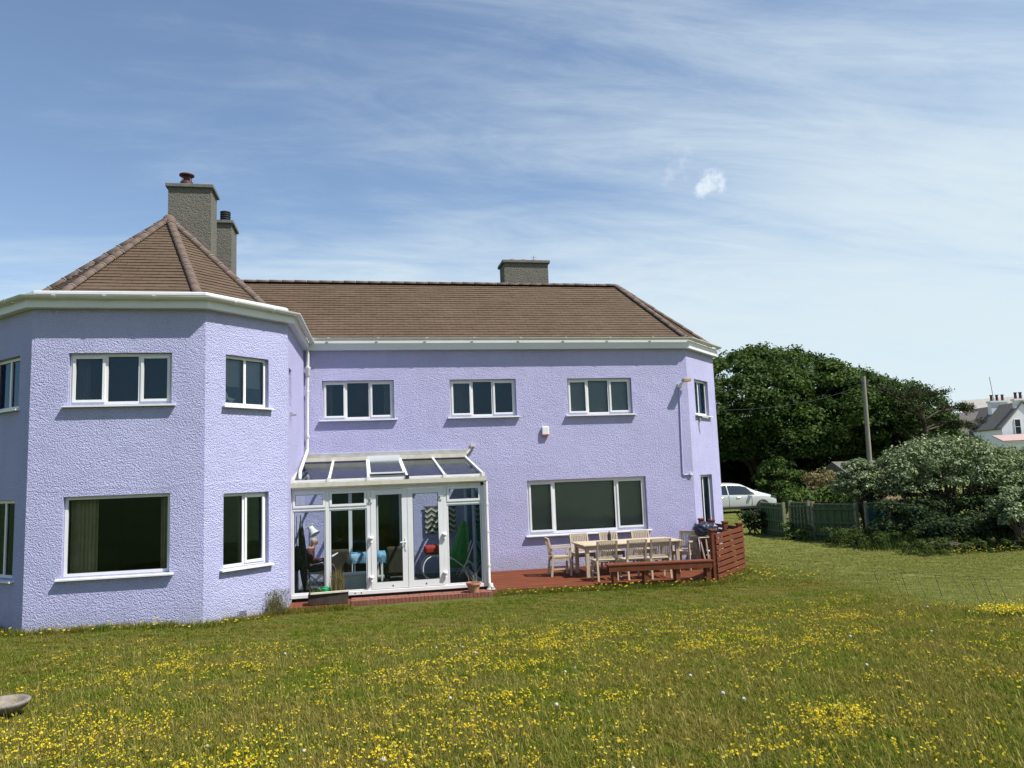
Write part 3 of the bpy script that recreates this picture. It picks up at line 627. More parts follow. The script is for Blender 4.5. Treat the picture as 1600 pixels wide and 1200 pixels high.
for k, (a, b) in enumerate(((.203, .922), (.930, 1.652))):
    d = cpart('door', 'upvc', (a, a+.105, -.07, .010, CB+.085, 2.078), (b-.105, b, -.07, .010, CB+.085, 2.078), (a+.105, b-.105, -.07, .010, 1.975, 2.078), (a+.105, b-.105, -.07, .010, CB+.085, .265))
    cpart('pane', 'glass', (a+.10, b-.10, -.035, -.025, .26, 1.98), parent=d)
    g = .009; cpart('gasket', 'black', (a+.105, a+.105+g, -.02, .0102, .265, 1.975), (b-.105-g, b-.105, -.02, .0102, .265, 1.975), (a+.105+g, b-.105-g, -.02, .0102, 1.975-g, 1.975), (a+.105+g, b-.105-g, -.02, .0102, .265, .265+g), parent=d)
    for z in (.32, 1.08):
        hx = a-.005 if k == 0 else b+.005
        m = MB(); m.tube([fc(hx, .03, z-.035), fc(hx, .03, z+.05)], .028, 8); m.lathe([(0, .085), (.045, .07), (.05, .045), (.03, .04)], fc(hx, .035, z), 10); m.build('hinge', M['gutter'], d, smooth='auto')
    hx = a+.03 if k == 0 else b-.03
    m = MB(); m.fbox(fc, hx-.05, hx-.03, .011, .03, 1.86, 1.93).tube([fc(hx-.06, .04, 1.90), fc(hx+.04, .045, 1.90)], .009, 6); m.build('latch', M['lead'], d)
    if k == 0:
        m = MB(); m.fbox(fc, b-.055, b-.028, .011, .022, .86, 1.10).tube([fc(b-.04, .02, 1.02), fc(b-.04, .055, 1.02), fc(b-.15, .06, 1.02)], .012, 8); m.build('handle', M['upvc'], d)
for x in (.0, 1.28, 2.1, .62, -.12): cpart('drain_cap', 'black', (x-.012, x+.012, .0305 if x in (.0, 2.1, -.12) else .0115, .034 if x in (.0, 2.1, -.12) else .016, CB+.03 if x in (.0, 2.1, -.12) else .175, CB+.05 if x in (.0, 2.1, -.12) else .2))
# eaves gutter
m = MB(); prof = [(.0, 2.155), (.09, 2.155), (.115, 2.18), (.12, 2.265), (.108, 2.265), (.10, 2.19), (.0, 2.175)]
vs = [fc(u, d, z) for u in (-1.42, 2.545) for d, z in prof]; n = len(prof)
m.add(vs, [(j, n+j, n+(j+1) % n, (j+1) % n) for j in range(n)]+[tuple(range(n))[::-1], tuple(range(n, 2*n))]); m.build('eaves_gutter', M['oldpvc'], cons)
cpart('eaves_rail', 'upvc', (-1.37, 2.50, -.08, -.002, 2.176, 2.275))
# roof
def rz(y): return 2.29+(y-15.75)*(2.72-2.29)/2.70
bars = [-1.30, -.60, .17, .94, 1.70, 2.49]
for x in bars:
    m = MB(); m.bar((x, 15.76, rz(15.76)+.02), (x, 18.40, rz(18.40)+.02), .05, .06); b_ = m.build('roof_bar', M['oldpvc'] if x in (-1.30,) else M['upvc'], cons, bevel=.008)
    MB().box(x-.035, x+.035, 15.70, 15.758, rz(15.75)-.02, rz(15.75)+.06).build('end_cap', M['black'] if x == .94 else M['upvc'], b_)
for i, (a, b) in enumerate(zip(bars[:-1], bars[1:])):
    m = MB(); y0, y1 = 15.77, 18.38
    vs = [(a+.026, y0, rz(y0)), (b-.026, y0, rz(y0)), (b-.026, y1, rz(y1)), (a+.026, y1, rz(y1))]; vs += [(x, y, z+.006) for x, y, z in vs]
    m.add(vs, [(3, 2, 1, 0), (4, 5, 6, 7), (0, 1, 5, 4), (1, 2, 6, 5), (2, 3, 7, 6), (3, 0, 4, 7)]); m.build('roof_pane', M['roofglass'], cons)
    MB().box(a+.028, b-.028, 15.752, 15.80, rz(15.77)-.012, rz(15.77)+.03).build('glazing_bead', M['upvc'], cons)
m = MB(); a, b = .20, .91                                     # opening roof light, tilted up a little
for (p, q) in (((a, 16.3), (a, 18.2)), ((b, 16.3), (b, 18.2)), ((a, 16.3), (b, 16.3)), ((a, 18.2), (b, 18.2))): m.bar((p[0], p[1], rz(p[1])+.035), (q[0], q[1], rz(q[1])+.035), .05, .035)
rv = m.build('roof_light', M['upvc'], cons)
m = MB(); vs = [(a+.02, 16.32, rz(16.32)+.035), (b-.02, 16.32, rz(16.32)+.035), (b-.02, 18.18, rz(18.18)+.035), (a+.02, 18.18, rz(18.18)+.035)]; vs += [(x, y, z+.006) for x, y, z in vs]
m.add(vs, [(3, 2, 1, 0), (4, 5, 6, 7), (0, 1, 5, 4), (1, 2, 6, 5), (2, 3, 7, 6), (3, 0, 4, 7)]); m.build('pane', M['roofglass'], rv)
MB().box(-1.26, .17, 18.36, 18.445, 2.735, 2.83).build('wall_plate', M['oldpvc'], cons); MB().box(.175, .935, 18.355, 18.445, 2.735, 2.833).build('wall_plate', M['upvc'], cons); MB().box(.94, 2.52, 18.36, 18.445, 2.735, 2.83).build('wall_plate', M['oldpvc'], cons)
m = MB(); vs = [(-1.24, 18.449, 2.93), (2.60, 18.449, 2.93), (2.60, 18.41, 2.92), (-1.24, 18.41, 2.92), (-1.24, 18.40, 2.835), (2.58, 18.40, 2.835)]; m.add(vs, [(0, 3, 2, 1), (3, 4, 5, 2)]); m.build('lead_flashing', M['lead'], cons)
m = MB(); m.bar((2.52, 18.38, 2.82), (2.66, 18.41, 2.98), .03, .05).box(2.63, 2.74, 18.36, 18.44, 2.98, 3.03); m.build('flashing_end', M['oldpvc'], cons)
m = MB(); m.bar((-1.40, 15.72, 2.28), (-1.55, 15.60, 2.33), .10, .04).bar((-1.37, 15.82, 2.27), (-1.33, 18.3, 2.68), .03, .10); m.build('side_flashing', M['oldpvc'], cons)
# glazed east side
frc = frame((2.50, 15.75), 90)
m = MB()
for u0, u1, z0, z1 in ((.0, .06, .126, 2.28), (1.30, 1.36, .126, 2.40), (2.62, 2.69, .126, 2.68), (.061, 2.619, CB, .125), (.061, 2.619, 1.73, 1.78)): m.fbox(frc, u0, u1, -.07, 0, z0, z1)
sd = m.build('side_frame', M['upvc'], cons)
for u0, u1, z0, z1 in ((.061, 1.299, .126, 1.729), (1.361, 2.619, .126, 1.729), (.061, 1.299, 1.781, 2.27), (1.361, 2.619, 1.781, 2.45)): MB().fbox(frc, u0, u1, -.04, -.03, z0, z1).build('pane', M['glass'], sd)
m = MB(); m.tube([(2.535, 15.68, 2.16), (2.535, 15.69, 2.0), (2.535, 15.69, .13), (2.55, 15.66, .06), (2.60, 15.58, .03)], .034, 10); dq = m.build('downpipe', M['gutter'], cons, smooth='auto')
for z in (1.68, 1.13, .45): MB().lathe([(.034, 0), (.042, 0), (.042, .045), (.034, .045)], (2.535, 15.69, z), 12).build('pipe_clip', M['gutter'], dq)
MB().lathe([(.034, .12), (.05, .10), (.05, .05), (.09, .0), (0, 0)], (2.56, 15.66, .005), 12).build('shoe', M['gutter'], dq, smooth='auto')
# inner doorway of the house behind the conservatory
dw = window(frM, .42, 2.22, .0, 2.06, (1.02, 1.62), sill=False, name='door', fw=.07, mw=.08)

# things inside the conservatory
M['darkfab'] = plain('dark_brown_upholstery', (.035, .030, .022), .9, .25, 8)
M['bluefab'] = plain('blue_patterned_cloth', (.10, .24, .38), .85, .5, 18, dirt=((.45, .55, .62), .8))
M['metalwhite'] = plain('white_tube', (.75, .76, .74), .35, .05)
def sofa(x0, x1, y0, y1, h, label):
    r = tag(empty('sofa', ((x0+x1)/2, (y0+y1)/2, .045)), label, 'sofa')
    MB().box(x0+.10, x1-.10, y0+.06, y1, .16, .44).build('seat', M['darkfab'], r, bevel=.04)
    MB().box(x0+.05, x1-.05, y0, y0+.17, .20, h).build('backrest', M['darkfab'], r, bevel=.05)
    for a in (x0, x1-.13): MB().box(a, a+.13, y0+.04, y1, .12, .60).build('armrest', M['darkfab'], r, bevel=.04)
    for a in (x0+.04, x1-.08):
        for b in (y0+.05, y1-.09): MB().box(a, a+.04, b, b+.04, .045, .13).build('leg', M['black'], r)
    return r
sofa(-.80, -.20, 17.35, 18.05, .80, 'dark sofa left of the blue cloth table in the conservatory')
sofa(.50, 1.12, 17.30, 18.0, .80, 'dark sofa behind the closed glass doors of the conservatory')
r = tag(empty('side_table', (.15, 17.0, .045)), 'table under a blue patterned cloth inside the conservatory', 'table')
MB().box(-.20, .50, 16.75, 17.25, .70, .73).build('tabletop', M['upvc'], r)
for x in (-.15, .42):
    for y in (16.8, 17.17): MB().box(x, x+.035, y, y+.035, .045, .70).build('leg', M['metalwhite'], r)
m = MB(); nx2, ny2 = 22, 18
for j in range(ny2+1):
    for i in range(nx2+1):
        u, w = i/nx2*1.2-.1, j/ny2*1.3-.15; x = -.22+.74*min(1, max(0, u)); y = 16.73+.54*min(1, max(0, w)); z = .742+.012*mnoise.noise(Vector((i*.5, j*.5, 1)))
        ex = max(0, -u, u-1)*.9+max(0, -w, w-1)*1.2; x += .03*math.sin(j*1.4)*ex*4; y += .03*math.sin(i*1.3)*ex*4-.02*(w < 0); z -= ex*1.05; m.v.append((x, y, z))
m.f = [(j*(nx2+1)+i, j*(nx2+1)+i+1, (j+1)*(nx2+1)+i+1, (j+1)*(nx2+1)+i) for j in range(ny2) for i in range(nx2)]; m.mi = [0]*len(m.f)
tag(m.build('tablecloth', M['bluefab'], smooth=True), 'crumpled blue patterned cloth over the conservatory table', 'cloth')
m = MB(); m.box(-.36, .12, 16.0, 16.35, .046, .38); cb = tag(m.build('storage_box', M['upvc'], bevel=.01), 'pale storage box on the conservatory floor behind the glass', 'box')
m = MB(); m.box(-.375, .135, 15.99, 16.36, .381, .43); m.build('lid', M['upvc'], cb, bevel=.01)
# dark closed parasol leaning in the corner
ps = tag(empty('parasol', (-1.12, 16.15, .045)), 'closed black parasol leaning in the left corner of the conservatory', 'parasol')
MB().tube([(-1.10, 16.15, .05), (-1.19, 16.3, 1.62)], .012, 6).build('pole', M['black'], ps)
m = MB(); pts = [Vector((-1.105, 16.155, .14)).lerp(Vector((-1.185, 16.295, 1.5)), k/8) for k in range(9)]
m.tube(pts, [.02, .05, .07, .085, .085, .075, .065, .05, .02], 9); m.build('canopy', M['black'], ps, smooth=True)
# reading lamp
lp = tag(empty('reading_lamp', (-1.05, 16.9, .045)), 'reading lamp with a tilted white shade above the seated person', 'lamp')
MB().lathe([(0, 0), (.14, 0), (.14, .02), (.02, .03), (.0, .03)], (-1.05, 16.9, .046), 16).build('base', M['black'], lp)
MB().tube([(-1.05, 16.9, .06), (-1.06, 16.88, 1.15), (-1.04, 16.82, 1.30), (-1.0, 16.75, 1.34)], .011, 6).build('stem', M['black'], lp)
m = MB(); c0, c1_ = Vector((-1.03, 16.70, 1.36)), Vector((-.93, 16.64, 1.20)); m.tube([c0+(c0-c1_)*.06, c0, c0.lerp(c1_, .35), c0.lerp(c1_, .75), c1_], [.02, .055, .06, .085, .115], 14, cap=False); m.build('shade', M['upvc'], lp, smooth=True)
m = MB(); m.bar((-1.13, 16.70, 1.30), (-.90, 16.68, 1.47), .03, .012).bar((-1.12, 16.68, 1.34), (-.98, 16.66, 1.42), .05, .02); m.build('bracket', M['upvc'], lp)
# hanging dark bag on the bay side wall
m = MB(); m.tube([(-1.24, 16.0, 1.05), (-1.235, 16.0, .98), (-1.225, 16.0, .80), (-1.225, 16.0, .62), (-1.24, 16.0, .55)], [.01, .06, .075, .07, .03], 10)
m.tube([(-1.245, 16.0, 1.62), (-1.24, 16.0, 1.0)], .006, 5)
tag(m.build('hanging_bag', M['black'], smooth=True), 'black bag hanging on a cord on the bay wall inside the conservatory', 'bag')
# geometric wall hanging
t = NT('geometric_print'); v = t.obj(); sx2 = t.n('ShaderNodeSeparateXYZ'); t.l(v, sx2.inputs[0])
uu = t.math('MULTIPLY', sx2.outputs[0], 9.5); ww = t.math('MULTIPLY', sx2.outputs[2], 8.0); zg = t.math('PINGPONG', uu, 1.0)
ch = t.math('FRACT', t.math('ADD', ww, t.math('MULTIPLY', zg, .6))); col = t.ramp(ch, [(0, (.02, .02, .02)), (.38, (.02, .02, .02)), (.39, (.55, .54, .48)), (.68, (.55, .54, .48)), (.69, (.16, .18, .12)), (1, (.16, .18, .12))]); M['print'] = t.done(t.pbsdf(col, .8))
m = MB(); m.box(1.50, 2.22, 18.40, 18.43, .98, 1.58); wh = tag(m.build('wall_hanging', M['print']), 'black and cream geometric hanging on the lilac wall inside the conservatory', 'wall hanging')
MB().tube([(1.46, 18.415, 1.595), (2.26, 18.415, 1.595)], .012, 6).build('rod', M['black'], wh)
# green covered shape
M['greensheet'] = plain('green_plastic_sheet', (.015, .24, .05), .3, .15, 5); m = MB()
prof = [(.0, .30, .30, .24), (.03, .36, .33, .26), (.06, .55, .30, .24), (.10, .80, .24, .20), (.15, 1.02, .17, .15), (.17, 1.18, .13, .12), (.17, 1.27, .08, .08), (.17, 1.30, .01, .01)]
N_ = 28
for dx, z, a, b in prof:
    for k in range(N_): th = 2*math.pi*k/N_; w = 1+.06*math.sin(th*7+z*3)+.04*math.sin(th*11); m.v.append((2.08+dx+a*.8*w*math.cos(th), 17.30+b*w*math.sin(th), z))
for i in range(len(prof)-1):
    for k in range(N_): m.f.append((i*N_+k, i*N_+(k+1) % N_, (i+1)*N_+(k+1) % N_, (i+1)*N_+k)); m.mi.append(0)
tag(m.build('garden_cover', M['greensheet'], smooth=True), 'bright green plastic cover draped over something at the right of the conservatory', 'cover')
# white tubular rocker holding it, and the red cushion
rk = tag(empty('tubular_recliner', (1.95, 17.0, .045)), 'white tubular recliner frame with looping runners in the conservatory', 'recliner')
def loop(cx, cz, rx, rz_, y, a0=0, a1=360, n=24): return [(cx+rx*math.cos(R_(a0+(a1-a0)*k/n)), y, cz+rz_*math.sin(R_(a0+(a1-a0)*k/n))) for k in range(n+1)]
for y in (16.75, 17.15):
    MB().tube(loop(1.55, .34, .26, .27, y), .016, 8).build('runner', M['metalwhite'], rk, smooth=True)
    MB().tube([(1.60, y, .60), (1.95, y, .52), (2.15, y, .36), (2.30, y, .07)], .014, 8).build('rail', M['metalwhite'], rk, smooth=True)
    MB().tube([(2.05, y, .14), (2.22, y, .42), (2.46-.06, y, .86)], .014, 8).build('arm', M['metalwhite'], rk, smooth=True)
    MB().tube(loop(2.28, .22, .14, .22, y, 0, 180, 12), .013, 8).build('hoop', M['metalwhite'], rk, smooth=True)
for x, z in ((1.55, .61), (2.15, .36)): MB().tube([(x, 16.75, z), (x, 17.15, z)], .012, 6).build('cross_bar', M['metalwhite'], rk)
m = MB(); m.box(1.34, 1.76, 16.78, 17.14, .64, .82); tag(m.build('red_cushion', plain('red_cloth', (.32, .02, .02), .8, .2, 9), bevel=.05), 'red cushion on the white tubular recliner', 'cushion')
# lounge chair with the seated reader
lc = tag(empty('folding_chair', (-.95, 16.6, .045)), 'folding chair with pale legs under the seated reader', 'chair')
M['canvas'] = plain('cream_canvas', (.50, .46, .34), .85, .1, 7); M['bluecanvas'] = plain('blue_grey_canvas', (.22, .29, .34), .85, .1, 7)
MB().bar((-1.17, 16.6, .46), (-.70, 16.6, .42), .46, .035).build('seat', M['canvas'], lc, bevel=.01)
MB().bar((-1.16, 16.6, .46), (-1.24, 16.6, .98), .44, .03, up=(1, 0, 0)).build('backrest', M['bluecanvas'], lc, bevel=.01)
for y in (16.38, 16.82):
    MB().tube([(-1.24, y, .05), (-.72, y, .43)], .011, 6).build('leg', M['metalwhite'], lc); MB().tube([(-.70, y, .05), (-1.15, y, .44), (-1.23, y, .98)], .011, 6).build('leg', M['metalwhite'], lc)
def skin_mesh(name, pts, edges, root=0, sub=2):
    me = bpy.data.meshes.new(name+'_cage'); me.from_pydata([p[0] for p in pts], edges, []); o = bpy.data.objects.new(name+'_cage', me); COL.objects.link(o)
    o.modifiers.new('s', 'SKIN'); lay = me.skin_vertices[0].data
    for i, p in enumerate(pts): lay[i].radius = (p[1], p[1]) if isinstance(p[1], float) else p[1]; lay[i].use_root = (i == root)
    su = o.modifiers.new('u', 'SUBSURF'); su.levels = sub; su.render_levels = sub
    dg = bpy.context.evaluated_depsgraph_get(); dg.update(); r = bpy.data.meshes.new_from_object(o.evaluated_get(dg)); bpy.data.objects.remove(o); return r
px_, py_ = -1.02, 16.6
B = [((px_, py_, .53), .13), ((px_-.03, py_, .66), .125), ((px_-.03, py_, .80), .13), ((px_+.00, py_, .90), .075), ((px_+.04, py_, .965), .048), ((px_+.07, py_, 1.02), .082), ((px_+.075, py_, 1.09), .085), ((px_+.07, py_, 1.135), .05), ((px_+.155, py_, 1.05), .018)]
Ed = [(0, 1), (1, 2), (2, 3), (3, 4), (4, 5), (5, 6), (6, 7), (5, 8)]
for s_ in (-1, 1):
    k = len(B); B += [((px_+.0, py_+s_*.17, .86), .06), ((px_+.05, py_+s_*.23, .66), .045), ((px_+.26, py_+s_*.10, .68), .034), ((px_+.33, py_+s_*.07, .69), .030)]; Ed += [(3, k), (k, k+1), (k+1, k+2), (k+2, k+3)]
    for q, (dy, ln) in enumerate(((-.024, .055), (-.008, .065), (.008, .062), (.024, .05))):
        j = len(B); B += [((px_+.37, py_+s_*.07+dy, .695), .0095), ((px_+.37+ln*.6, py_+s_*.07+dy, .70), .009), ((px_+.37+ln, py_+s_*.055+dy, .685), .008)]; Ed += [(k+3, j), (j, j+1), (j+1, j+2)]
    j = len(B); B += [((px_+.34, py_+s_*.03, .705), .010), ((px_+.38, py_+s_*.015, .72), .009)]; Ed += [(k+3, j), (j, j+1)]
    j = len(B); B += [((px_+.03, py_+s_*.09, .53), .085), ((px_+.44, py_+s_*.11, .55), .06), ((px_+.47, py_+s_*.11, .30), .05), ((px_+.46, py_+s_*.11, .11), .037), ((px_+.52, py_+s_*.11, .075), .036), ((px_+.62, py_+s_*.12, .07), .026)]; Ed += [(0, j), (j, j+1), (j+1, j+2), (j+2, j+3), (j+3, j+4), (j+4, j+5)]
pm = skin_mesh('person', B, Ed)
skinm = plain('skin', (.42, .23, .17), .55, .08, 12); shirt = plain('dark_maroon_jumper', (.075, .025, .035), .9, .2, 20); trous = plain('dark_trousers', (.055, .055, .065), .9, .15, 20); hair = plain('grey_hair', (.42, .40, .37), .8, .2, 60)
for mm_ in (skinm, shirt, trous, hair): pm.materials.append(mm_)
for p_ in pm.polygons:
    c_ = p_.center; p_.use_smooth = True
    if c_.z > .935: p_.material_index = 3 if (c_.z > 1.075 and c_.x < px_+.10) or (c_.z > 1.0 and c_.x < px_+.035) else 0
    elif c_.x > px_+.27 and c_.z > .62: p_.material_index = 0
    elif c_.z > .60: p_.material_index = 1
    else: p_.material_index = 2
off = Vector((px_+.1, py_, .045))
for v_ in pm.vertices: v_.co -= off
po = bpy.data.objects.new('person', pm); COL.objects.link(po); po.location = off; tag(po, 'person in a dark jumper seated reading inside the conservatory', 'person')
for s_ in (-1, 1):
    for dx, dz, rr, mt in ((.158, 1.075, .011, 'black'),): m = MB(); m.lathe([(0, -rr), (rr*.8, -rr*.6), (rr, 0), (rr*.8, rr*.6), (0, rr)], (px_+.147, py_+s_*.032, dz), 8); m.build('eye', M[mt], po, smooth=True)
    m = MB(); m.lathe([(0, -.03), (.012, -.02), (.016, 0), (.012, .02), (0, .03)], (px_+.07, py_+s_*.088, 1.05), 8); m.build('ear', skinm, po, smooth=True)
m = MB(); m.box(px_+.150, px_+.158, py_-.025, py_+.025, 1.0, 1.006); m.build('mouth', plain('lip', (.25, .09, .08), .6), po)
bk = MB(); bx_, by_ = px_+.40, py_
bk.bar((bx_, by_, .705), (bx_+.10, by_-.10, .78), .012, .19, up=(1, .4, .6)).bar((bx_, by_, .705), (bx_+.10, by_+.10, .78), .012, .19, up=(1, -.4, .6))
tag(bk.build('open_book', M['upvc']), 'open white book in the hands of the seated reader', 'book')

# ------------------------------------------------------------------ deck, step, bench and screen
DPOLY = [(2.56, 15.60), (7.10, 14.99), (8.44, 16.37), (8.44, 18.43), (2.56, 18.43)]
dk = tag(empty('deck', (5.4, 16.8, -.15)), 'low red brown timber deck under the garden dining set', 'deck')
def clip_poly(poly, axis, val, keep_less):
    out = []
    for i in range(len(poly)):
        a, b = poly[i], poly[(i+1) % len(poly)]; ia = (a[axis] <= val) == keep_less; ib = (b[axis] <= val) == keep_less
        if ia: out.append(a)
        if ia != ib:
            f = (val-a[axis])/(b[axis]-a[axis]); out.append((a[0]+(b[0]-a[0])*f, a[1]+(b[1]-a[1])*f))
    return out
y = 15.0
while y < 18.42:
    for xa, xb in ((2.56, 5.30+.9*((int(y*7)) % 2)), (5.304+.9*((int(y*7)) % 2), 8.45)):
        p = clip_poly(clip_poly(clip_poly(clip_poly(DPOLY, 1, y, False), 1, y+.135, True), 0, xa, False), 0, xb, True)
        if len(p) >= 3: MB().prism(p, -.045, random.uniform(-.003, .003)).build('plank', M['deck'], dk)
    y += .142
e_ = [DPOLY[0], DPOLY[1], DPOLY[2], DPOLY[3]]
for a, b in zip(e_[:-1], e_[1:]):
    a, b = Vector((*a, 0)), Vector((*b, 0)); d = (b-a).normalized(); n = Vector((d.y, -d.x, 0))
    MB().bar(a+n*.014+Vector((0, 0, -.10)), b+n*.014+Vector((0, 0, -.10)), .025, .19).build('edge_board', M['redwood'], dk)
MB().prism([(q[0]*.985+.08, q[1]*.985+.25) for q in DPOLY], -.35, -.05).build('deck_frame', M['black'], dk)
# brick strip and wooden step in front of the conservatory
bs = tag(empty('brick_step', (1.1, 15.5, -.1)), 'row of red bricks edging the foot of the conservatory', 'step')
bme = None
MB().box(-.20, 2.54, 15.40, 15.73, -.30, -.012).build('mortar_bed', M['mortar'], bs)
for k in range(37):
    x = -.19+k*.0735; dz = random.uniform(-.004, .003)
    MB().box(x, x+.066, 15.33+random.uniform(-.004, .004), 15.545, -.16, .0+dz).build('brick', M['brick'], bs)
    if k % 3 == 0: MB().box(x, x+.212, 15.553, 15.735, -.1, .0+random.uniform(-.004, .002)).build('brick', M['brick'], bs)
ws = tag(empty('wooden_step', (-.8, 15.3, -.25)), 'red brown wooden step under the trough at the left of the conservatory', 'step')
for k, (y0, y1, z0, z1) in enumerate(((15.08, 15.22, -.05, -.012), (15.226, 15.37, -.05, -.008), (15.376, 15.52, -.05, -.012), (15.526, 15.73, -.05, -.010))): MB().box(-1.40, -.21, y0, y1, z0, z1).build('plank', M['redwood'], ws, bevel=.004)
MB().box(-1.38, -.23, 15.10, 15.14, -.32, -.051).build('riser', M['redwood'], ws)
# bench along the deck edge
bn = tag(empty('bench', (6.0, 15.2, 0)), 'long low red brown bench along the front edge of the deck', 'bench')
A_, B_ = Vector((4.88, 15.25, 0)), Vector((7.04, 14.96, 0)); bd = (B_-A_).normalized(); bnrm = Vector((-bd.y, bd.x, 0))
for s_ in (-.072, .072): MB().bar(A_+bnrm*s_+Vector((0, 0, .385)), B_+bnrm*s_+Vector((0, 0, .385)), .135, .035).build('seat_plank', M['redwood'], bn, bevel=.005)
for s_ in (-.115, .115): MB().bar(A_+bd*.03+bnrm*s_+Vector((0, 0, .31)), B_-bd*.03+bnrm*s_+Vector((0, 0, .31)), .03, .11).build('apron', M['redwood'], bn)
for f in (.07, .36, .66, .95):
    for s_ in (-.06, .06):
        q = A_.lerp(B_, f)+bnrm*s_; MB().box(q.x-.045, q.x+.045, q.y-.04, q.y+.04, .002, .255 if False else .366).build('leg', M['redwood'], bn)
# slatted corner screen
scn = tag(empty('slatted_screen', (7.9, 16.3, 0)), 'red brown slatted timber screen with capped posts round the deck corner', 'screen')
SP = [(7.13, 15.03), (8.42, 16.36), (8.42, 17.05), (8.42, 17.75), (8.42, 18.34)]
for i, (x, y) in enumerate(SP):
    MB().box(x-.055, x+.055, y-.055, y+.055, -.12, .96).build('post', M['redwood'], scn, bevel=.006)
    MB().box(x-.068, x+.068, y-.068, y+.068, .961, 1.0).build('post_cap', M['redwood'], scn, bevel=.008)
for x, y in ((7.80, 15.70),): MB().box(x-.03, x+.03, y-.03, y+.03, -.1, .92).build('post', M['redwood'], scn)
for a, b in ((SP[0], SP[1]), (SP[1], SP[4])):
    a, b = Vector((*a, 0)), Vector((*b, 0)); d = (b-a).normalized(); n = Vector((d.y, -d.x, 0))
    for k in range(9):
        z = -.08+k*.118; j = random.uniform(-.004, .004)
        MB().bar(a-d*.03+n*.07+Vector((0, 0, z+j)), b+d*.05+n*.07+Vector((0, 0, z-j)), .020, .087).build('slat', M['redwood'], scn, bevel=.003)
# ---- dining set
def chair(arms):
    r = empty('garden_chair'); T = M['teak']; P = lambda nm, m, par=r: m.build(nm, T, par)
    for s_ in (-1, 1):
        P('leg', MB().box(s_*.205-.02, s_*.205+.02, .17, .21, 0, .60 if arms else .40))
        P('leg', MB().bar((s_*.205, -.245, 0), (s_*.205, -.20, .42), .04, .045, up=(0, 1, 0)))
        b = P('back_post', MB().bar((s_*.205, -.20, .421), (s_*.205, -.30, .83), .038, .04, up=(0, 1, 0)))
        P('side_rail', MB().box(s_*.205-.014, s_*.205+.014, -.19, .168, .335, .395)); P('stretcher', MB().box(s_*.205-.012, s_*.205+.012, -.215, .168, .14, .17))
        if arms: P('armrest', MB().bar((s_*.215, -.245, .62), (s_*.215, .22, .625), .055, .028))
    P('front_rail', MB().box(-.184, .184, .175, .203, .335, .395))
    for k in range(6): y = -.16+k*.07; P('seat_slat', MB().box(-.224 if k < 5 else -.224, .224, y-.028, y+.028, .402, .42))
    P('top_rail', MB().bar((-.186, -.292, .80), (.186, -.292, .80), .03, .065)); P('lower_rail', MB().bar((-.186, -.212, .475), (.186, -.212, .475), .026, .05))
    for k in range(9): x = -.16+k*.04; P('back_slat', MB().bar((x, -.217, .50), (x, -.285, .768), .022, .012, up=(0, 1, 0)))
    return r
ch_plain = chair(False); ch_arm = chair(True); used = {}
GRP = 'teak chairs round the garden table'
def put(src, key, x, y, d, label):
    o = src if key not in used else copy_tree(src); used[key] = 1
    o.location = (x, y, .004); o.rotation_euler = (0, 0, math.atan2(-d[0], d[1])); tag(o, label, 'chair', GRP)
put(ch_arm, 'a', 4.38, 17.02, (1, -.05), 'teak armchair at the left end of the garden table')
put(ch_arm, 'a', 7.22, 16.72, (-.75, -.66), 'teak armchair at the right end of the garden table')
put(ch_plain, 'p', 5.06, 17.50, (.05, -1), 'teak chair against the wall, leftmost on the far side of the table')
put(ch_plain, 'p', 5.77, 17.50, (0, -1), 'teak chair in the middle of the far side of the garden table')
put(ch_plain, 'p', 6.57, 17.50, (0, -1), 'teak chair against the wall, rightmost on the far side of the table')
put(ch_plain, 'p', 5.04, 15.90, (.02, 1), 'teak chair with its back to the lawn, leftmost behind the red bench')
put(ch_plain, 'p', 5.65, 15.83, (-.06, 1), 'teak chair with its back to the lawn, middle one behind the red bench')
put(ch_plain, 'p', 6.17, 15.74, (.05, 1), 'teak chair with its back to the lawn, rightmost behind the red bench')
tb = tag(empty('garden_table', (5.85, 16.78, 0)), 'long rectangular bleached teak dining table on the deck', 'table')
for k in range(9): y = 16.27+k*.115; MB().box(4.80, 6.92, y, y+.108, .672, .695).build('top_slat', M['teak'], tb, bevel=.003)
for x in (4.72, 6.925): MB().box(x, x+.075, 16.265, 17.30, .670, .696).build('end_board', M['teak'], tb, bevel=.004)
for x in (4.78, 6.86):
    for y in (16.33, 17.16): MB().box(x, x+.075, y, y+.075, .004, .669).build('leg', M['teak'], tb)
for y in (16.35, 17.19): MB().box(4.856, 6.858, y, y+.028, .58, .668).build('apron', M['teak'], tb)
for x in (4.80, 6.89): MB().box(x, x+.028, 16.41, 17.158, .58, .668).build('apron', M['teak'], tb)
m = MB(); m.lathe([(0, 0), (.04, 0), (.04, .12), (.036, .15), (.015, .18), (.014, .21), (.0, .21)], (5.58, 17.10, .697), 12); tag(m.build('bottle', M['black'], smooth='auto'), 'small dark bottle standing on the garden table', 'bottle')
ft_ = tag(empty('folding_table', (7.72, 16.62, 0)), 'small pale folding table in the corner of the slatted screen', 'table')
MB().box(7.44, 8.0, 16.35, 16.90, .70, .722).build('tabletop', M['teak'], ft_, bevel=.005)
for y in (16.40, 16.85):
    MB().bar((7.47, y, .69), (7.60, y, .01), .03, .035).build('leg', M['teak'], ft_); MB().bar((7.60, y-.02, .69), (7.66, y-.02, .01), .03, .035).build('leg', M['teak'], ft_); MB().bar((7.96, y, .69), (7.88, y, .01), .03, .035).build('leg', M['teak'], ft_)
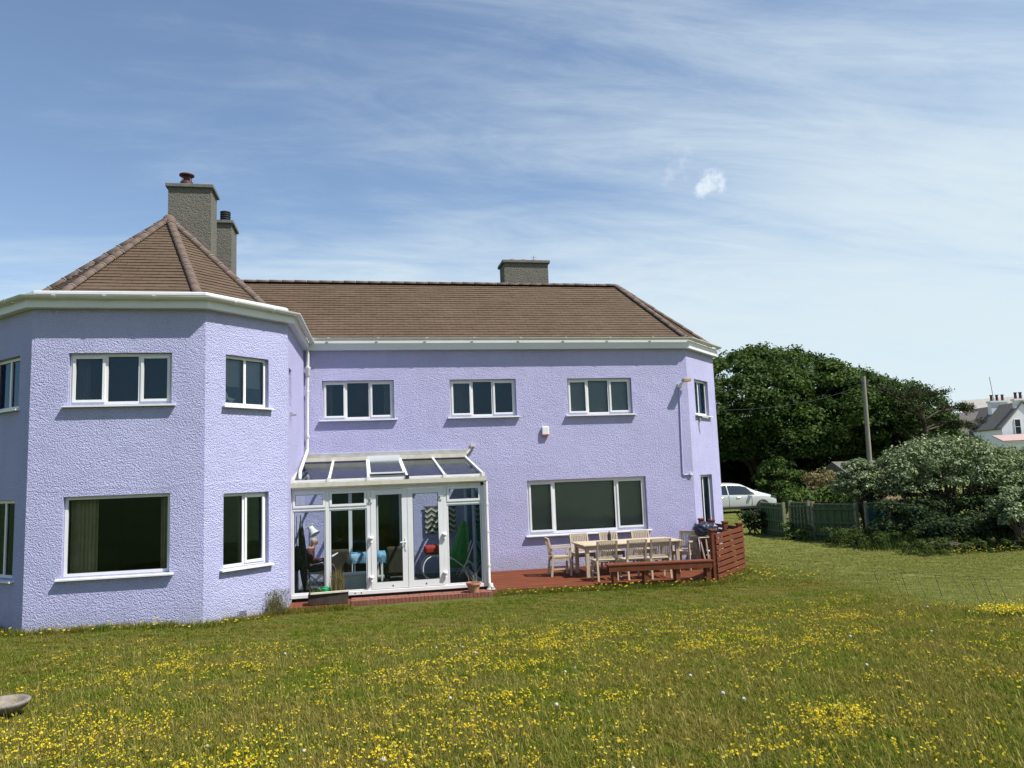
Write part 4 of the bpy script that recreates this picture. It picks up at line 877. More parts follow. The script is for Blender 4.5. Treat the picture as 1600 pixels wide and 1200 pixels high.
def bundle(c, s, label, seed, mat):
    bm = bmesh.new(); bmesh.ops.create_icosphere(bm, subdivisions=4, radius=1)
    for v_ in bm.verts:
        p = v_.co.copy(); q = 1+.22*mnoise.noise(p*2.2+Vector((seed, 0, 0)))+.14*abs(mnoise.noise(p*5+Vector((0, seed, 0))))
        v_.co = Vector((p.x*s[0]*q, p.y*s[1]*q, max(-.7, p.z)*s[2]*q))
    lo = min(v_.co.z for v_ in bm.verts)
    for v_ in bm.verts: v_.co.z -= lo
    me = bpy.data.meshes.new('folded_cover'); bm.to_mesh(me); bm.free(); me.polygons.foreach_set('use_smooth', [True]*len(me.polygons)); me.materials.append(mat)
    o = bpy.data.objects.new('folded_cover', me); COL.objects.link(o); o.location = c; tag(o, label, 'cover')
M['navy'] = plain('navy_plastic_cloth', (.016, .020, .040), .4, .3, 14)
bundle((7.66, 16.55, .723), (.22, .18, .17), 'crumpled navy cover heaped on the left of the small folding table', 1.3, M['navy'])
bundle((8.02, 16.88, .723), (.13, .13, .14), 'smaller navy bundle behind the slatted screen posts', 5.1, M['navy'])
# ---- pots
tr = tag(empty('trough', (-.61, 15.3, -.01)), 'weathered dark brown stone trough with plants beside the conservatory door', 'planter')
m = MB(); o_ = [(-.98, 15.13), (-.24, 15.13), (-.24, 15.46), (-.98, 15.46)]; i_ = [(-.94, 15.17), (-.28, 15.17), (-.28, 15.42), (-.94, 15.42)]
m.v = [(x*.97-.02, y*.995+.07, -.008) for x, y in o_]+[(x, y, .20) for x, y in o_]+[(x, y, .20) for x, y in i_]+[(x, y, .12) for x, y in i_]
m.f = [(0, 1, 5, 4), (1, 2, 6, 5), (2, 3, 7, 6), (3, 0, 4, 7), (4, 5, 9, 8), (5, 6, 10, 9), (6, 7, 11, 10), (7, 4, 8, 11), (8, 9, 13, 12), (9, 10, 14, 13), (10, 11, 15, 14), (11, 8, 12, 15), (3, 2, 1, 0)]; m.mi = [0]*len(m.f)
M['trough'] = plain('dark_weathered_stone', (.040, .027, .022), .9, .35, 9, .5, 40, dirt=((.095, .075, .06), .5)); m.build('container', M['trough'], tr, bevel=.012)
MB().box(-.94, -.28, 15.17, 15.42, .12, .165).build('soil', plain('soil', (.05, .035, .022), .95, .3, 20, .6, 40), tr)
MB().bar((-.93, 15.12, .215), (-.22, 15.14, .225), .05, .03).build('rim_board', M['oldpvc'], tr)
m = MB(); m.lathe([(0, 0), (.075, 0), (.08, .11), (.05, .125), (.05, .14), (0, .14)], (-.66, 15.30, .166), 14).tube([(-.73, 15.30, .22), (-.80, 15.30, .30)], .012, 6).tube([(-.60, 15.3, .20), (-.54, 15.3, .26), (-.60, 15.3, .30)], .008, 6)
tag(m.build('watering_can', plain('green_plastic', (.02, .35, .12), .35), smooth='auto'), 'small bright green can standing in the trough', 'can')
def leafcloud(pos, nrm, size, tint, aspect=.55):
    """rhombic leaves: pos (n,3), nrm (n,3), size (n,), tint (n,)"""
    n = len(pos); nrm = nrm/np.maximum(1e-6, np.linalg.norm(nrm, axis=1))[:, None]
    r = rng.normal(size=(n, 3)); tg = np.cross(nrm, r); tg /= np.maximum(1e-6, np.linalg.norm(tg, axis=1))[:, None]; bt = np.cross(nrm, tg)
    s = size[:, None]; V = np.stack([pos-tg*s*.5, pos-bt*s*.5*aspect+nrm*s*.06, pos+tg*s*.5, pos+bt*s*.5*aspect+nrm*s*.06], 1).reshape(-1, 3)
    return V, tint
def leafmesh(name, V, tint, mat, parent=None, off=None, verts_per=4):
    off = np.array(wloc(parent)) if parent is not None else np.array(off); n = len(V)//verts_per
    me = bpy.data.meshes.new(name); me.vertices.add(len(V)); me.vertices.foreach_set('co', (V-off).astype(np.float32).ravel())
    me.loops.add(n*verts_per); me.loops.foreach_set('vertex_index', np.arange(n*verts_per, dtype=np.int32)); me.polygons.add(n)
    me.polygons.foreach_set('loop_start', np.arange(0, n*verts_per, verts_per, dtype=np.int32)); me.polygons.foreach_set('loop_total', np.full(n, verts_per, dtype=np.int32))
    me.update(calc_edges=True); a = me.attributes.new('tint', 'FLOAT', 'FACE'); a.data.foreach_set('value', np.clip(tint, 0, 1).astype(np.float32)); me.materials.append(mat); me.validate()
    o = bpy.data.objects.new(name, me); COL.objects.link(o)
    if parent is not None: o.parent = parent
    else: o.location = off
    return o
def blades(base, h, w, lean, tint, mat, name, parent=None, off=None):
    """upright tapering blades as triangles"""
    n = len(base); a = rng.uniform(0, 2*np.pi, n); d = np.stack([np.cos(a), np.sin(a), np.zeros(n)], 1); s = np.stack([-np.sin(a), np.cos(a), np.zeros(n)], 1)
    tip = base+d*(h*lean)[:, None]+np.array([0, 0, 1])*h[:, None]
    V = np.stack([base-s*w[:, None]*.5, base+s*w[:, None]*.5, tip], 1).reshape(-1, 3); return leafmesh(name, V, tint, mat, parent, off, 3)
def rnd_in(x0, x1, y0, y1, n): return np.stack([rng.uniform(x0, x1, n), rng.uniform(y0, y1, n)], 1)
b2 = rnd_in(-.92, -.5, 15.18, 15.41, 160); B3 = np.column_stack([b2, np.full(160, .165)])
blades(B3, rng.uniform(.05, .16, 160), np.full(160, .014), rng.uniform(.1, .8, 160), rng.uniform(.2, 1, 160), M['leaf_bush'], 'foliage', tr)
n_ = 420; t_ = rng.uniform(0, 1, n_); B3 = np.column_stack([-.44+rng.normal(0, .05, n_), 15.29+rng.normal(0, .05, n_), np.full(n_, .165)])
gp = blades(B3, rng.uniform(.18, .52, n_), np.full(n_, .012), rng.normal(0, .22, n_), rng.uniform(.3, 1, n_), M['leaf_straw'], 'grass_plant', None, (-.44, 15.29, .165)); tag(gp, 'tall tuft of yellowish ornamental grass in the trough', 'plant')
pt = tag(empty('flower_pot', (2.18, 15.44, 0)), 'terracotta pot with bare twigs at the right foot of the conservatory', 'pot')
MB().lathe([(0, .001), (.095, .001), (.13, .15), (.150, .15), (.150, .19), (.132, .19), (.125, .15), (0, .15)], (2.18, 15.44, 0), 24).build('container', M['terracotta'], pt, smooth='auto')
m = MB()
for k in range(9):
    a = random.uniform(0, 6.28); rr = random.uniform(.02, .08); h = random.uniform(.12, .32); p0 = Vector((2.18+rr*math.cos(a), 15.44+rr*math.sin(a), .15)); p1 = p0+Vector((random.uniform(-.08, .08), random.uniform(-.05, .05), h*.6)); p2 = p1+Vector((random.uniform(-.1, .1), random.uniform(-.05, .05), h*.4)); m.tube([p0, p1, p2], [.006, .004, .002], 5)
m.build('twigs', M['polewood'], pt)
# ---- bird bath
bb = tag(empty('bird_bath', (-3.40, 8.42, ground(-3.4, 8.42))), 'low grey stone bird bath in the meadow at the left edge', 'bird bath'); g0 = ground(-3.4, 8.42)-.10; M['stone'] = plain('lichen_stone', (.19, .165, .135), .9, .3, 12, .5, 50, dirt=((.27, .25, .21), .5))
MB().lathe([(0, 0), (.13, 0), (.12, .04), (.07, .08), (.065, .13), (.09, .16), (0, .16)], (-3.36, 8.42, g0-.02), 20).build('pedestal', M['stone'], bb, smooth='auto')
MB().lathe([(0, .0), (.11, .005), (.19, .05), (.225, .095), (.23, .115), (.218, .122), (.185, .118), (.165, .09), (.12, .06), (0, .05)], (-3.36, 8.42, g0+.14), 32).build('bowl', M['stone'], bb, smooth=True)

# ------------------------------------------------------------------ parked car
t = NT('silver_white_car_paint'); M['paint'] = t.done(t.pbsdf((.47, .49, .49), .25, None, .5, .15, .8))
M['carglass'] = plain('dark_car_glass', (.012, .018, .025), .05, 0, spec=.8); M['rubber'] = plain('tyre_rubber', (.02, .02, .02), .8, .1); M['alloy'] = plain('alloy', (.45, .46, .47), .3, .05, metallic=.7)
CX, CY, CZ = 18.62, 36.9, -.16
car = tag(empty('parked_car', (CX, CY, CZ)), 'silver white hatchback parked beyond the house under the big tree', 'car')
xs = [-2.25, -2.15, -1.85, -1.3, -.5, .2, .55, .85, 1.18, 1.5, 1.85, 2.1, 2.22, 2.27]
belt = [.80, .93, .98, .97, .95, .93, .925, .93, .935, .915, .86, .77, .67, .55]
top_ = [.90, 1.20, 1.46, 1.57, 1.60, 1.55, 1.45, 1.30, 1.12, 1.03, .94, .83, .71, .57]
hw = [.70, .80, .87, .90, .91, .91, .91, .90, .90, .89, .86, .78, .66, .45]; bot = [.42, .34, .28, .25, .24, .24, .24, .24, .24, .25, .26, .28, .32, .38]
def ring(i):
    g = max(0, top_[i]-belt[i]); k = min(1, g/.45); rh = hw[i]*(.90-.20*k)
    R1 = [(0, bot[i]), (hw[i]*.88, bot[i]), (hw[i]*.99, bot[i]+.12), (hw[i], min(.62, belt[i]-.1)), (hw[i]*.985, belt[i]-.05), (hw[i]*.955, belt[i]), (rh+.0, top_[i]-.07*k-.01), (rh*.86, top_[i]-.015), (0, top_[i]+.01)]
    return [(-y, z) for y, z in R1[1:-1]][::1], R1
def cp(x, y, z): return (CX+x, CY+y, CZ+z)
m = MB(); rings = []
for i, x in enumerate(xs):
    left, R1 = ring(i); pts = [(y, z) for y, z in R1]+[(y, z) for y, z in left[::-1]]; rings.append(len(pts)); m.v += [cp(x, y, z) for y, z in pts]
n = rings[0]
for i in range(len(xs)-1):
    for k in range(n): m.f.append((i*n+k, (i+1)*n+k, (i+1)*n+(k+1) % n, i*n+(k+1) % n)); m.mi.append(0)
m.f += [tuple(range(n)), tuple((len(xs)-1)*n+k for k in range(n))[::-1]]; m.mi += [0, 0]
body = m.build('body', M['paint'], car, smooth=True); sb = body.modifiers.new('s', 'SUBSURF'); sb.levels = 1; sb.render_levels = 2
def lerp_arr(a, x): return float(np.interp(x, xs, a))
def side_pt(x, f, s_, off=.012):
    b, tp, h = lerp_arr(belt, x), lerp_arr(top_, x), lerp_arr(hw, x); g = max(0, tp-b); k = min(1, g/.45); rh = h*(.90-.20*k); y0, z0, y1, z1 = h*.955, b, rh, tp-.07*k-.01
    return cp(x, s_*(y0+(y1-y0)*f+off), z0+(z1-z0)*f)
for s_ in (-1, 1):
    for xa, xb in ((-1.75, -.55), (-.48, .95)):
        m = MB(); N_ = 10
        for k in range(N_+1):
            x = xa+(xb-xa)*k/N_; tpf = .90
            if xb > .5: tpf = min(.90, max(.12, (.98-x)/.42))if x > .55 else .90
            m.v += [side_pt(x, .07, s_), side_pt(x, tpf, s_)]
        m.f = [(2*k, 2*k+2, 2*k+3, 2*k+1) for k in range(N_)]; m.mi = [0]*N_; m.build('side_window', M['carglass'], car)
    for x in (-1.35, 1.30):
        m = MB(); m.tube([cp(x, s_*.60, .32), cp(x, s_*.905, .32)], .375, 28); m.build('wheel_arch', M['black'], car)
        w = MB(); w.tube([cp(x, s_*.70, .32), cp(x, s_*.72, .32), cp(x, s_*.90, .32), cp(x, s_*.92, .32)], [.28, .32, .32, .28], 28); wo = w.build('wheel', M['rubber'], car, smooth='auto')
        w = MB(); w.tube([cp(x, s_*.90, .32), cp(x, s_*.925, .32)], [.21, .19], 20)
        for k in range(5): a = R_(72*k); w.bar(cp(x, s_*.93, .32), cp(x+.2*math.cos(a), s_*.93, .32+.2*math.sin(a)), .05, .02, up=(0, 1, 0))
        w.build('rim', M['alloy'], wo)
    m = MB(); m.add([cp(.60, s_*.93, 1.0), cp(.78, s_*.93, 1.0), cp(.78, s_*1.10, 1.01), cp(.64, s_*1.10, 1.01), cp(.62, s_*.93, 1.12), cp(.74, s_*.93, 1.11), cp(.74, s_*1.09, 1.13), cp(.65, s_*1.09, 1.13)], [(0, 3, 2, 1), (4, 5, 6, 7), (0, 1, 5, 4), (1, 2, 6, 5), (2, 3, 7, 6), (3, 0, 4, 7)]); m.build('mirror', M['paint'], car, bevel=.02)
    for x in (-.95, .0): MB().tube([cp(x-.1, s_*.915, .86), cp(x-.05, s_*.94, .87), cp(x+.08, s_*.94, .87), cp(x+.11, s_*.915, .86)], .014, 6).build('door_handle', M['alloy'], car)
    for x in (-.52, .72): MB().bar(cp(x, s_*.9125, .36), cp(x, s_*.9, .98), .008, .01, up=(0, 1, 0)).build('door_seam', M['black'], car)
    MB().bar(cp(-1.0, s_*.905, .33), cp(1.05, s_*.905, .33), .03, .09).build('sill_trim', M['black'], car)
    m = MB(); m.add([cp(1.86, s_*.80, .80), cp(2.14, s_*.66, .72), cp(2.10, s_*.66, .80), cp(1.84, s_*.80, .895), cp(1.80, s_*.862, .80), cp(2.10, s_*.775, .70), cp(2.08, s_*.775, .775), cp(1.80, s_*.868, .875)], [(4, 5, 6, 7), (0, 3, 2, 1), (0, 1, 5, 4), (2, 3, 7, 6), (1, 2, 6, 5), (3, 0, 4, 7)]); m.build('headlight', M['carglass'], car)
m = MB(); m.add([cp(.42, -.62, 1.512), cp(.42, .62, 1.512), cp(1.12, .74, 1.155), cp(1.12, -.74, 1.155)], [(0, 3, 2, 1)]); m.v = [(x, y, z+.012) for x, y, z in m.v]; m.build('windscreen', M['carglass'], car)

# ------------------------------------------------------------------ trees and shrubs
def crown_cloud(centres, radii, n_per, size, squash=.8, shell=.45, up=.35, jit=.9):
    P, Nn, S, T = [], [], [], []
    for c, r in zip(centres, radii):
        n = int(n_per*rng.uniform(.8, 1.2)); d = rng.normal(size=(n, 3)); d /= np.linalg.norm(d, axis=1)[:, None]; d[:, 2] = np.where(d[:, 2] < -.3, -d[:, 2]*.7, d[:, 2])
        rad = r*(shell+(1-shell)*rng.uniform(0, 1, n)**.6)*rng.uniform(.85, 1.12, n); p = np.array(c)+d*rad[:, None]*np.array([1, 1, squash])
        P.append(p); Nn.append(d*.7+rng.normal(size=(n, 3))*jit*.5+np.array([0, 0, up])); S.append(size*rng.uniform(.6, 1.35, n)); T.append(np.clip(rng.normal(.5, .22, n)+rng.normal(0, .12), 0, 1))
    return leafcloud(np.concatenate(P), np.concatenate(Nn), np.concatenate(S), np.concatenate(T))
def limb(m, a, b, r0, r1, wob=.12, n=6):
    a, b = Vector(a), Vector(b); L = (b-a).length; pts = []; 
    for k in range(n+1):
        f = k/n; p = a.lerp(b, f); s_ = math.sin(f*math.pi)*L*wob; pts.append(p+Vector((random.uniform(-1, 1)*s_*.5, random.uniform(-1, 1)*s_*.5, s_*.6)))
    m.tube(pts, [r0+(r1-r0)*k/n for k in range(n+1)], 7); return pts
def tree(name, label, base, envelope, nclump, clump_r, n_per, leaf, mat, trunk_r, trunk_h, cat='tree', group=None, limbs=12, squash=.75, inner=.25, trunk_lean=(0, 0), zmin=-.35, undercut=1.0):
    """envelope: centre, (rx, ry, rz) of the dome the clumps fill"""
    r = tag(empty(name, base), label, cat, group); c, e = Vector(envelope[0]), envelope[1]; cs, rs = [], []
    k = 0
    while k < nclump:
        d = Vector(rng.normal(size=3)).normalized()
        if d.z < zmin: continue
        f = 1.0 if random.random() > inner else random.uniform(.35, .85); lump = 1+.09*mnoise.noise(d*2.3+Vector(base)); f *= lump*(undercut if d.z < .08 else 1)
        cs.append((c.x+d.x*e[0]*f, c.y+d.y*e[1]*f, max(base[2]+clump_r*.5, c.z+d.z*e[2]*f))); rs.append(clump_r*random.uniform(.6, 1.25)); k += 1
    V, T = crown_cloud(cs, rs, n_per, leaf, squash); leafmesh('crown', V, T, mat, r)
    m = MB(); tp = Vector((base[0]+trunk_lean[0], base[1]+trunk_lean[1], base[2]+trunk_h)); pts = limb(m, (base[0], base[1], base[2]-.15), tp, trunk_r, trunk_r*.7, .05)
    for q in random.sample(range(len(cs)), min(limbs, len(cs))):
        mid = tp.lerp(Vector(cs[q]), .5)+Vector((0, 0, .2)); limb(m, pts[random.choice((3, 4, 5, 6))], mid, trunk_r*.45, trunk_r*.22, .1); limb(m, mid, cs[q], trunk_r*.22, trunk_r*.06, .1)
    m.build('trunk', M['bark'], r, smooth=True); return r
G = lambda x, y: ground(x, y)
M['leaf_weed'] = leafmat('weed_leaf', [(0, (.022, .042, .010)), (.6, (.048, .075, .016)), (1, (.11, .125, .035))])
TG = 'large broadleaf trees beyond the car'
tree('broadleaf_tree', 'huge dark green domed tree rising behind the car beside the house', (25.6, 46, -.2), ((25.6, 45.5, 3.9), (8.0, 7.6, 5.2)), 400, 1.05, 320, .225, M['leaf_tree'], .42, 2.6, group=TG, limbs=30, undercut=.72)
tree('broadleaf_tree', 'rounded broadleaf tree sloping down behind the utility pole', (33.2, 46.5, -.2), ((31.6, 45.6, 3.2), (5.9, 6.0, 4.3)), 290, .95, 320, .22, M['leaf_tree'], .34, 2.2, group=TG, limbs=22, undercut=.75)
tree('broadleaf_tree', 'low broadleaf tree between the pole and the windswept pine', (37.6, 45.5, -.2), ((36.6, 45.0, 1.7), (3.0, 3.5, 2.3)), 80, .9, 300, .22, M['leaf_tree'], .22, 1.6, group=TG, limbs=10)
# added backdrop of dark leaves, stands for the shade under the trees
def bushmass(name, label, cat, boxes, clump_r, n, n_per, leaf, mat, base, squash=.8, group=None, stems=8, stem_r=.03):
    r = tag(empty(name, base), label, cat, group); cs, rs = [], []
    for k in range(n):
        bx = random.choice(boxes); x = random.uniform(bx[0], bx[1]); y = random.uniform(bx[2], bx[3]); z = bx[4]+(bx[5]-bx[4])*random.random()**.7
        cs.append((x, y, z)); rs.append(clump_r*random.uniform(.6, 1.3))
    V, T = crown_cloud(cs, rs, n_per, leaf, squash); leafmesh('foliage', V, T, mat, r); m = MB()
    for q in random.sample(range(n), min(stems, n)): limb(m, (base[0]+random.uniform(-.3, .3), base[1]+random.uniform(-.2, .2), base[2]-.05), cs[q], stem_r, stem_r*.3, .15)
    m.build('stems', M['bark'], r, smooth=True); return r
bushmass('shade_backdrop', 'added backdrop of dark leaves standing in for the shade under the big trees', 'shade_backdrop', [(20, 31, 50.2, 51.8, .0, 4.4), (20, 31, 50.2, 51.8, .0, 4.4), (31, 42, 50.2, 51.5, .0, 4.0), (20, 26, 48, 50, .0, 2.4)], .9, 420, 200, .22, M['leaf_dark'], (30, 52, -.2), stems=12, stem_r=.08)
tree('small_tree', 'small bushy green tree growing just behind the car bonnet', (22.9, 39.2, -.15), ((22.9, 39.2, .95), (1.25, 1.1, 1.45)), 55, .42, 150, .17, M['leaf_bush'], .07, .7, limbs=8)
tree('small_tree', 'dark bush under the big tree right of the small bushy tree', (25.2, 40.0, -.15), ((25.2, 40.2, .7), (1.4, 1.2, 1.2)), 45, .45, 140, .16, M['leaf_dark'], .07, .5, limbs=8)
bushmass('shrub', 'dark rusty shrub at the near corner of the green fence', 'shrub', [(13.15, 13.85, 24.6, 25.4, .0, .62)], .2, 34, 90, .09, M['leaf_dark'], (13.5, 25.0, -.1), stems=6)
bushmass('bramble', 'sunlit leafy brambles behind the green fence panels', 'bramble', [(16.6, 20.0, 27.0, 29.0, .1, 1.15)], .34, 70, 110, .14, M['leaf_bush'], (18.2, 28, -.1), stems=12)
bushmass('dry_scrub', 'tangle of straw coloured stems left of the silver shrub', 'scrub', [(18.6, 22.2, 28.5, 30.5, .3, 1.75)], .4, 60, 110, .12, M['leaf_straw'], (20.4, 29.5, -.1), stems=20)
# silver shrubs (rounded heads of grey foliage on bare woody stems)
def silver(label, base, env, nclump, cr, n_per=150, leaf=.085, trunk_r=.05, h=.5, limbs=14, zmin=-.02): return tree('silver_shrub', label, base, env, nclump, cr, n_per, leaf, M['leaf_silver'], trunk_r, h, 'shrub', 'silver leaved coastal shrubs', limbs, .8, .12, zmin=zmin)
silver('large spreading silver grey shrub in front of the white house', (17.4, 20.4, -.05), ((17.3, 20.2, 1.35), (2.5, 1.5, 1.38)), 165, .36, trunk_r=.09, h=.7, limbs=26)
silver('rounded silver shrub at the right edge of the photo behind the lawn', (20.2, 20.4, -.05), ((20.3, 20.2, 1.25), (1.6, 1.4, 1.15)), 90, .36, trunk_r=.07, h=.7)
silver('smaller silver shrub just left of the large one', (14.6, 20.6, -.05), ((14.55, 20.6, 1.35), (.62, .6, .85)), 40, .26, h=.8)
silver('bright silver bush low in front at the right edge', (16.3, 16.9, -.05), ((16.45, 16.9, .62), (.75, .6, .72)), 44, .24, h=.3)
silver('tiny silver tuft beside the teal netting', (14.45, 19.2, -.05), ((14.3, 19.2, 1.0), (.17, .17, .17)), 12, .13, 110, .06, .02, .7, 5, -.5)
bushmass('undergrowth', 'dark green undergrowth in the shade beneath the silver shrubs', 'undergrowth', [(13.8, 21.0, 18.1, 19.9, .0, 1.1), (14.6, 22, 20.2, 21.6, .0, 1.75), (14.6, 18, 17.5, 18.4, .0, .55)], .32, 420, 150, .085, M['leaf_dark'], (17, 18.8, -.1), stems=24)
bushmass('weed_bank', 'sunlit weeds with small flowers along the foot of the shrubs', 'weeds', [(13.2, 17.8, 16.5, 17.7, -.1, .22)], .15, 110, 80, .055, M['leaf_weed'], (15.2, 17.0, -.1), stems=4); n = 5200; q = np.column_stack([rng.uniform(12.7, 19.5, n), rng.uniform(15.9, 18.6, n)]); q = q[q[:, 1] > 18.6-.42*(q[:, 0]-12.2)-rng.uniform(0, .5, n)]; n = len(q); tag(blades(np.column_stack([q, [ground(*e) for e in q]]), rng.uniform(.12, .55, n), rng.uniform(.008, .02, n), rng.uniform(0, .6, n), rng.uniform(0, .8, n), M['leaf_weed'], 'tall_grass', None, (15.5, 17.2, -.1)), 'long unmown grass at the foot of the silver shrubs', 'grass', kind='stuff')
bushmass('weed_bank', 'rough grassy bank in shade at the near end of the green fence', 'weeds', [(12.9, 14.3, 18.0, 20.4, -.1, .34)], .17, 80, 90, .06, M['leaf_weed'], (13.5, 19.3, -.1), stems=4)
bushmass('weed_clump', 'leafy weeds at the foot of the middle fence post', 'weeds', [(13.05, 13.5, 21.5, 22.6, -.05, .35)], .14, 26, 70, .08, M['leaf_bush'], (13.2, 22, -.1), stems=4)
# windswept pine: bent trunk with flat plates of needles
pn = tag(empty('pine_tree', (32.2, 38.5, -.2)), 'windswept dark pine with flat ragged branches left of the white house', 'pine tree'); m = MB()
tp = limb(m, (32.2, 38.5, -.3), (31.6, 38.4, 4.4), .20, .13, .04); limb(m, (31.6, 38.4, 4.35), (31.1, 38.4, 5.4), .12, .07, .05)
plates = [((30.2, 38.3, 6.1), 1.5), ((31.3, 38.2, 5.9), 1.2), ((31.9, 38.6, 5.15), 1.4), ((33.6, 38.2, 5.1), 1.1), ((33.0, 38.5, 4.2), 1.3), ((34.1, 38.2, 4.1), .9), ((29.4, 38.6, 6.15), .8), ((32.5, 38.3, 3.1), 1.2), ((33.9, 38.5, 3.3), 1.2), ((34.3, 38.2, 5.05), .55), ((31.5, 38.4, 3.6), .9)]
for c_, w_ in plates: limb(m, (31.6, 38.4, min(4.4, c_[2]-.3)), c_, .07, .025, .12)
m.build('trunk', M['bark'], pn, smooth=True); P, Nn = [], []
for c_, w_ in plates:
    n = int(1000*w_); q = rng.normal(size=(n, 3))*np.array([.42*w_, .40*w_, .11]); sub = rng.integers(0, 9, n); ctr = rng.normal(size=(9, 3))*np.array([.45*w_, .45*w_, .09]); P.append(np.array(c_)+ctr[sub]+q*np.array([.4, .4, .9])); Nn.append(rng.normal(size=(n, 3)))
P = np.concatenate(P); V, T = leafcloud(P, np.concatenate(Nn), rng.uniform(.08, .26, len(P)), np.clip(rng.normal(.5, .25, len(P)), 0, 1), .25); leafmesh('crown', V, T, M['leaf_pine'], pn)

# ------------------------------------------------------------------ green fence panels
def fence_panel(a, b, h, label, lattice):
    a, b = Vector((a[0], a[1], G(*a)-.02)), Vector((b[0], b[1], G(*b)-.02)); d = (b-a); L = d.length; d.normalize(); n = Vector((d.y, -d.x, 0)).normalized(); Z = Vector((0, 0, 1))
    r = tag(empty('fence_panel', tuple((a+b)/2)), label, 'fence', 'green garden fence panels'); u = .0; bw = .115
    while u < L-.02:
        w = min(bw, L-u); z1 = h+random.uniform(-.012, .012); p = a+d*(u+w/2)+n*(.018 if int(u/bw+.5) % 2 else 0); MB().bar(p+Z*.02, p+Z*z1, w+.012, .016, up=tuple(n)).build('board', M['greenfence'], r); u += bw
    for z in (.22, h*.52, h-.12): MB().bar(a+n*.052+Z*z, b+n*.052+Z*z, .045, .075).build('rail', M['greenfence'], r)
    MB().bar(a+Z*(h+.025)-d*.02, b+Z*(h+.025)+d*.02, .06, .03).build('capping', M['fencepost'], r)
    if lattice:
        for k in range(5): p = a+d*(L*(k+.6)/5.6)+n*.090; MB().bar(p+Z*.15, p+Z*(h-.06), .03, .015, up=tuple(n)).build('lattice_strip', M['fencepost'], r)
        for k in range(6): z = .2+k*(h-.3)/5; MB().bar(a+d*.04+n*.106+Z*z, a+d*(L-.04)+n*.106+Z*z, .014, .03).build('lattice_strip', M['greenfence'], r)
    for p in (a, b): MB().bar(p-d*.0+n*.02-Z*.1, p+n*.02+Z*(h+.08), .09, .09, up=(0, 1, 0)).build('post', M['fencepost'], r)
fence_panel((13.78, 25.0), (13.42, 22.95), 1.08, 'dark green fence panel nearest the car', False)
fence_panel((13.42, 22.55), (13.62, 21.85), 1.14, 'green fence panel with lattice strips', True)
fence_panel((13.68, 21.72), (14.28, 20.45), 1.10, 'green fence panel nearest the silver shrubs', False)
nt_ = tag(empty('netting_screen', (15.6, 20.1, -.05)), 'teal windbreak netting on posts behind the silver shrubs', 'netting'); M['teal'] = plain('teal_netting', (.03, .10, .09), .8, .3, 20)
MB().bar((14.35, 20.15, .52), (17.6, 20.9, .52), .01, 1.0).build('net', M['teal'], nt_); MB().bar((14.3, 20.1, 1.06), (17.7, 20.9, 1.06), .04, .04).build('top_rail', M['fencepost'], nt_)
for f in (0, .5, 1): x, y = 14.35+3.25*f, 20.12+.75*f; MB().box(x-.035, x+.035, y-.035, y+.035, -.15, 1.12).build('post', M['fencepost'], nt_)
# slatted trellis in the scrub, shed roof
tl = tag(empty('trellis', (20.6, 31, -.1)), 'weathered slatted trellis half hidden in the dry scrub', 'trellis'); M['oldwood'] = plain('weathered_orange_wood', (.28, .20, .12), .85, .2, 5)
for k in range(6): MB().box(19.4, 22.6, 31, 31.03, .35+k*.2, .47+k*.2).build('slat', M['oldwood'], tl)
for x in (19.4, 21, 22.6): MB().box(x-.04, x+.04, 31.04, 31.11, -.2, 1.6).build('post', M['oldwood'], tl)
sh = tag(empty('shed', (26.4, 37.5, -.2)), 'low shed with a grey roof behind the scrub below the tree', 'shed'); M['slate'] = plain('grey_slate', (.125, .112, .10), .8, .2, 4, .3, 20); M['whitewall'] = plain('white_render', (.72, .75, .78), .85, .06, 2)
MB().box(25.5, 28.6, 37.0, 39.0, -.3, 1.70).build('wall', M['oldwood'], sh); m = MB(); m.add([(25.3, 36.8, 1.69), (28.8, 36.8, 1.69), (28.8, 38.0, 2.28), (25.3, 38.0, 2.28), (28.8, 39.2, 1.69), (25.3, 39.2, 1.69)], [(0, 1, 2, 3), (3, 2, 4, 5), (0, 3, 5), (1, 4, 2), (0, 5, 4, 1)]); m.build('roof', M['slate'], sh)
# ------------------------------------------------------------------ pole and cables
up_ = tag(empty('utility_pole', (26.1, 36, -.2)), 'tall weathered wooden utility pole in front of the trees', 'utility pole')
MB().tube([(26.12, 36, -.4), (26.18, 36, 3), (26.25, 36, 6.72)], [.13, .12, .10], 12).build('shaft', M['polewood'], up_, smooth='auto')
MB().bar((26.05, 35.95, 6.35), (26.5, 35.95, 6.35), .06, .06).build('bracket', M['black'], up_)
def cable(a, b, sag, label):
    a, b = Vector(a), Vector(b); m = MB(); m.tube([a.lerp(b, k/20)+Vector((0, 0, -sag*4*(k/20)*(1-k/20))) for k in range(21)], .006, 5); tag(m.build('overhead_cable', M['black']), label, 'cable')
cable((26.25, 36, 6.45), (55.2, 61.5, 7.5), .5, 'overhead cable from the utility pole to the white house chimney'); cable((26.1, 36, 6.3), (9.81, 20.6, 3.9), .35, 'overhead cable from the utility pole to the lilac house wall')
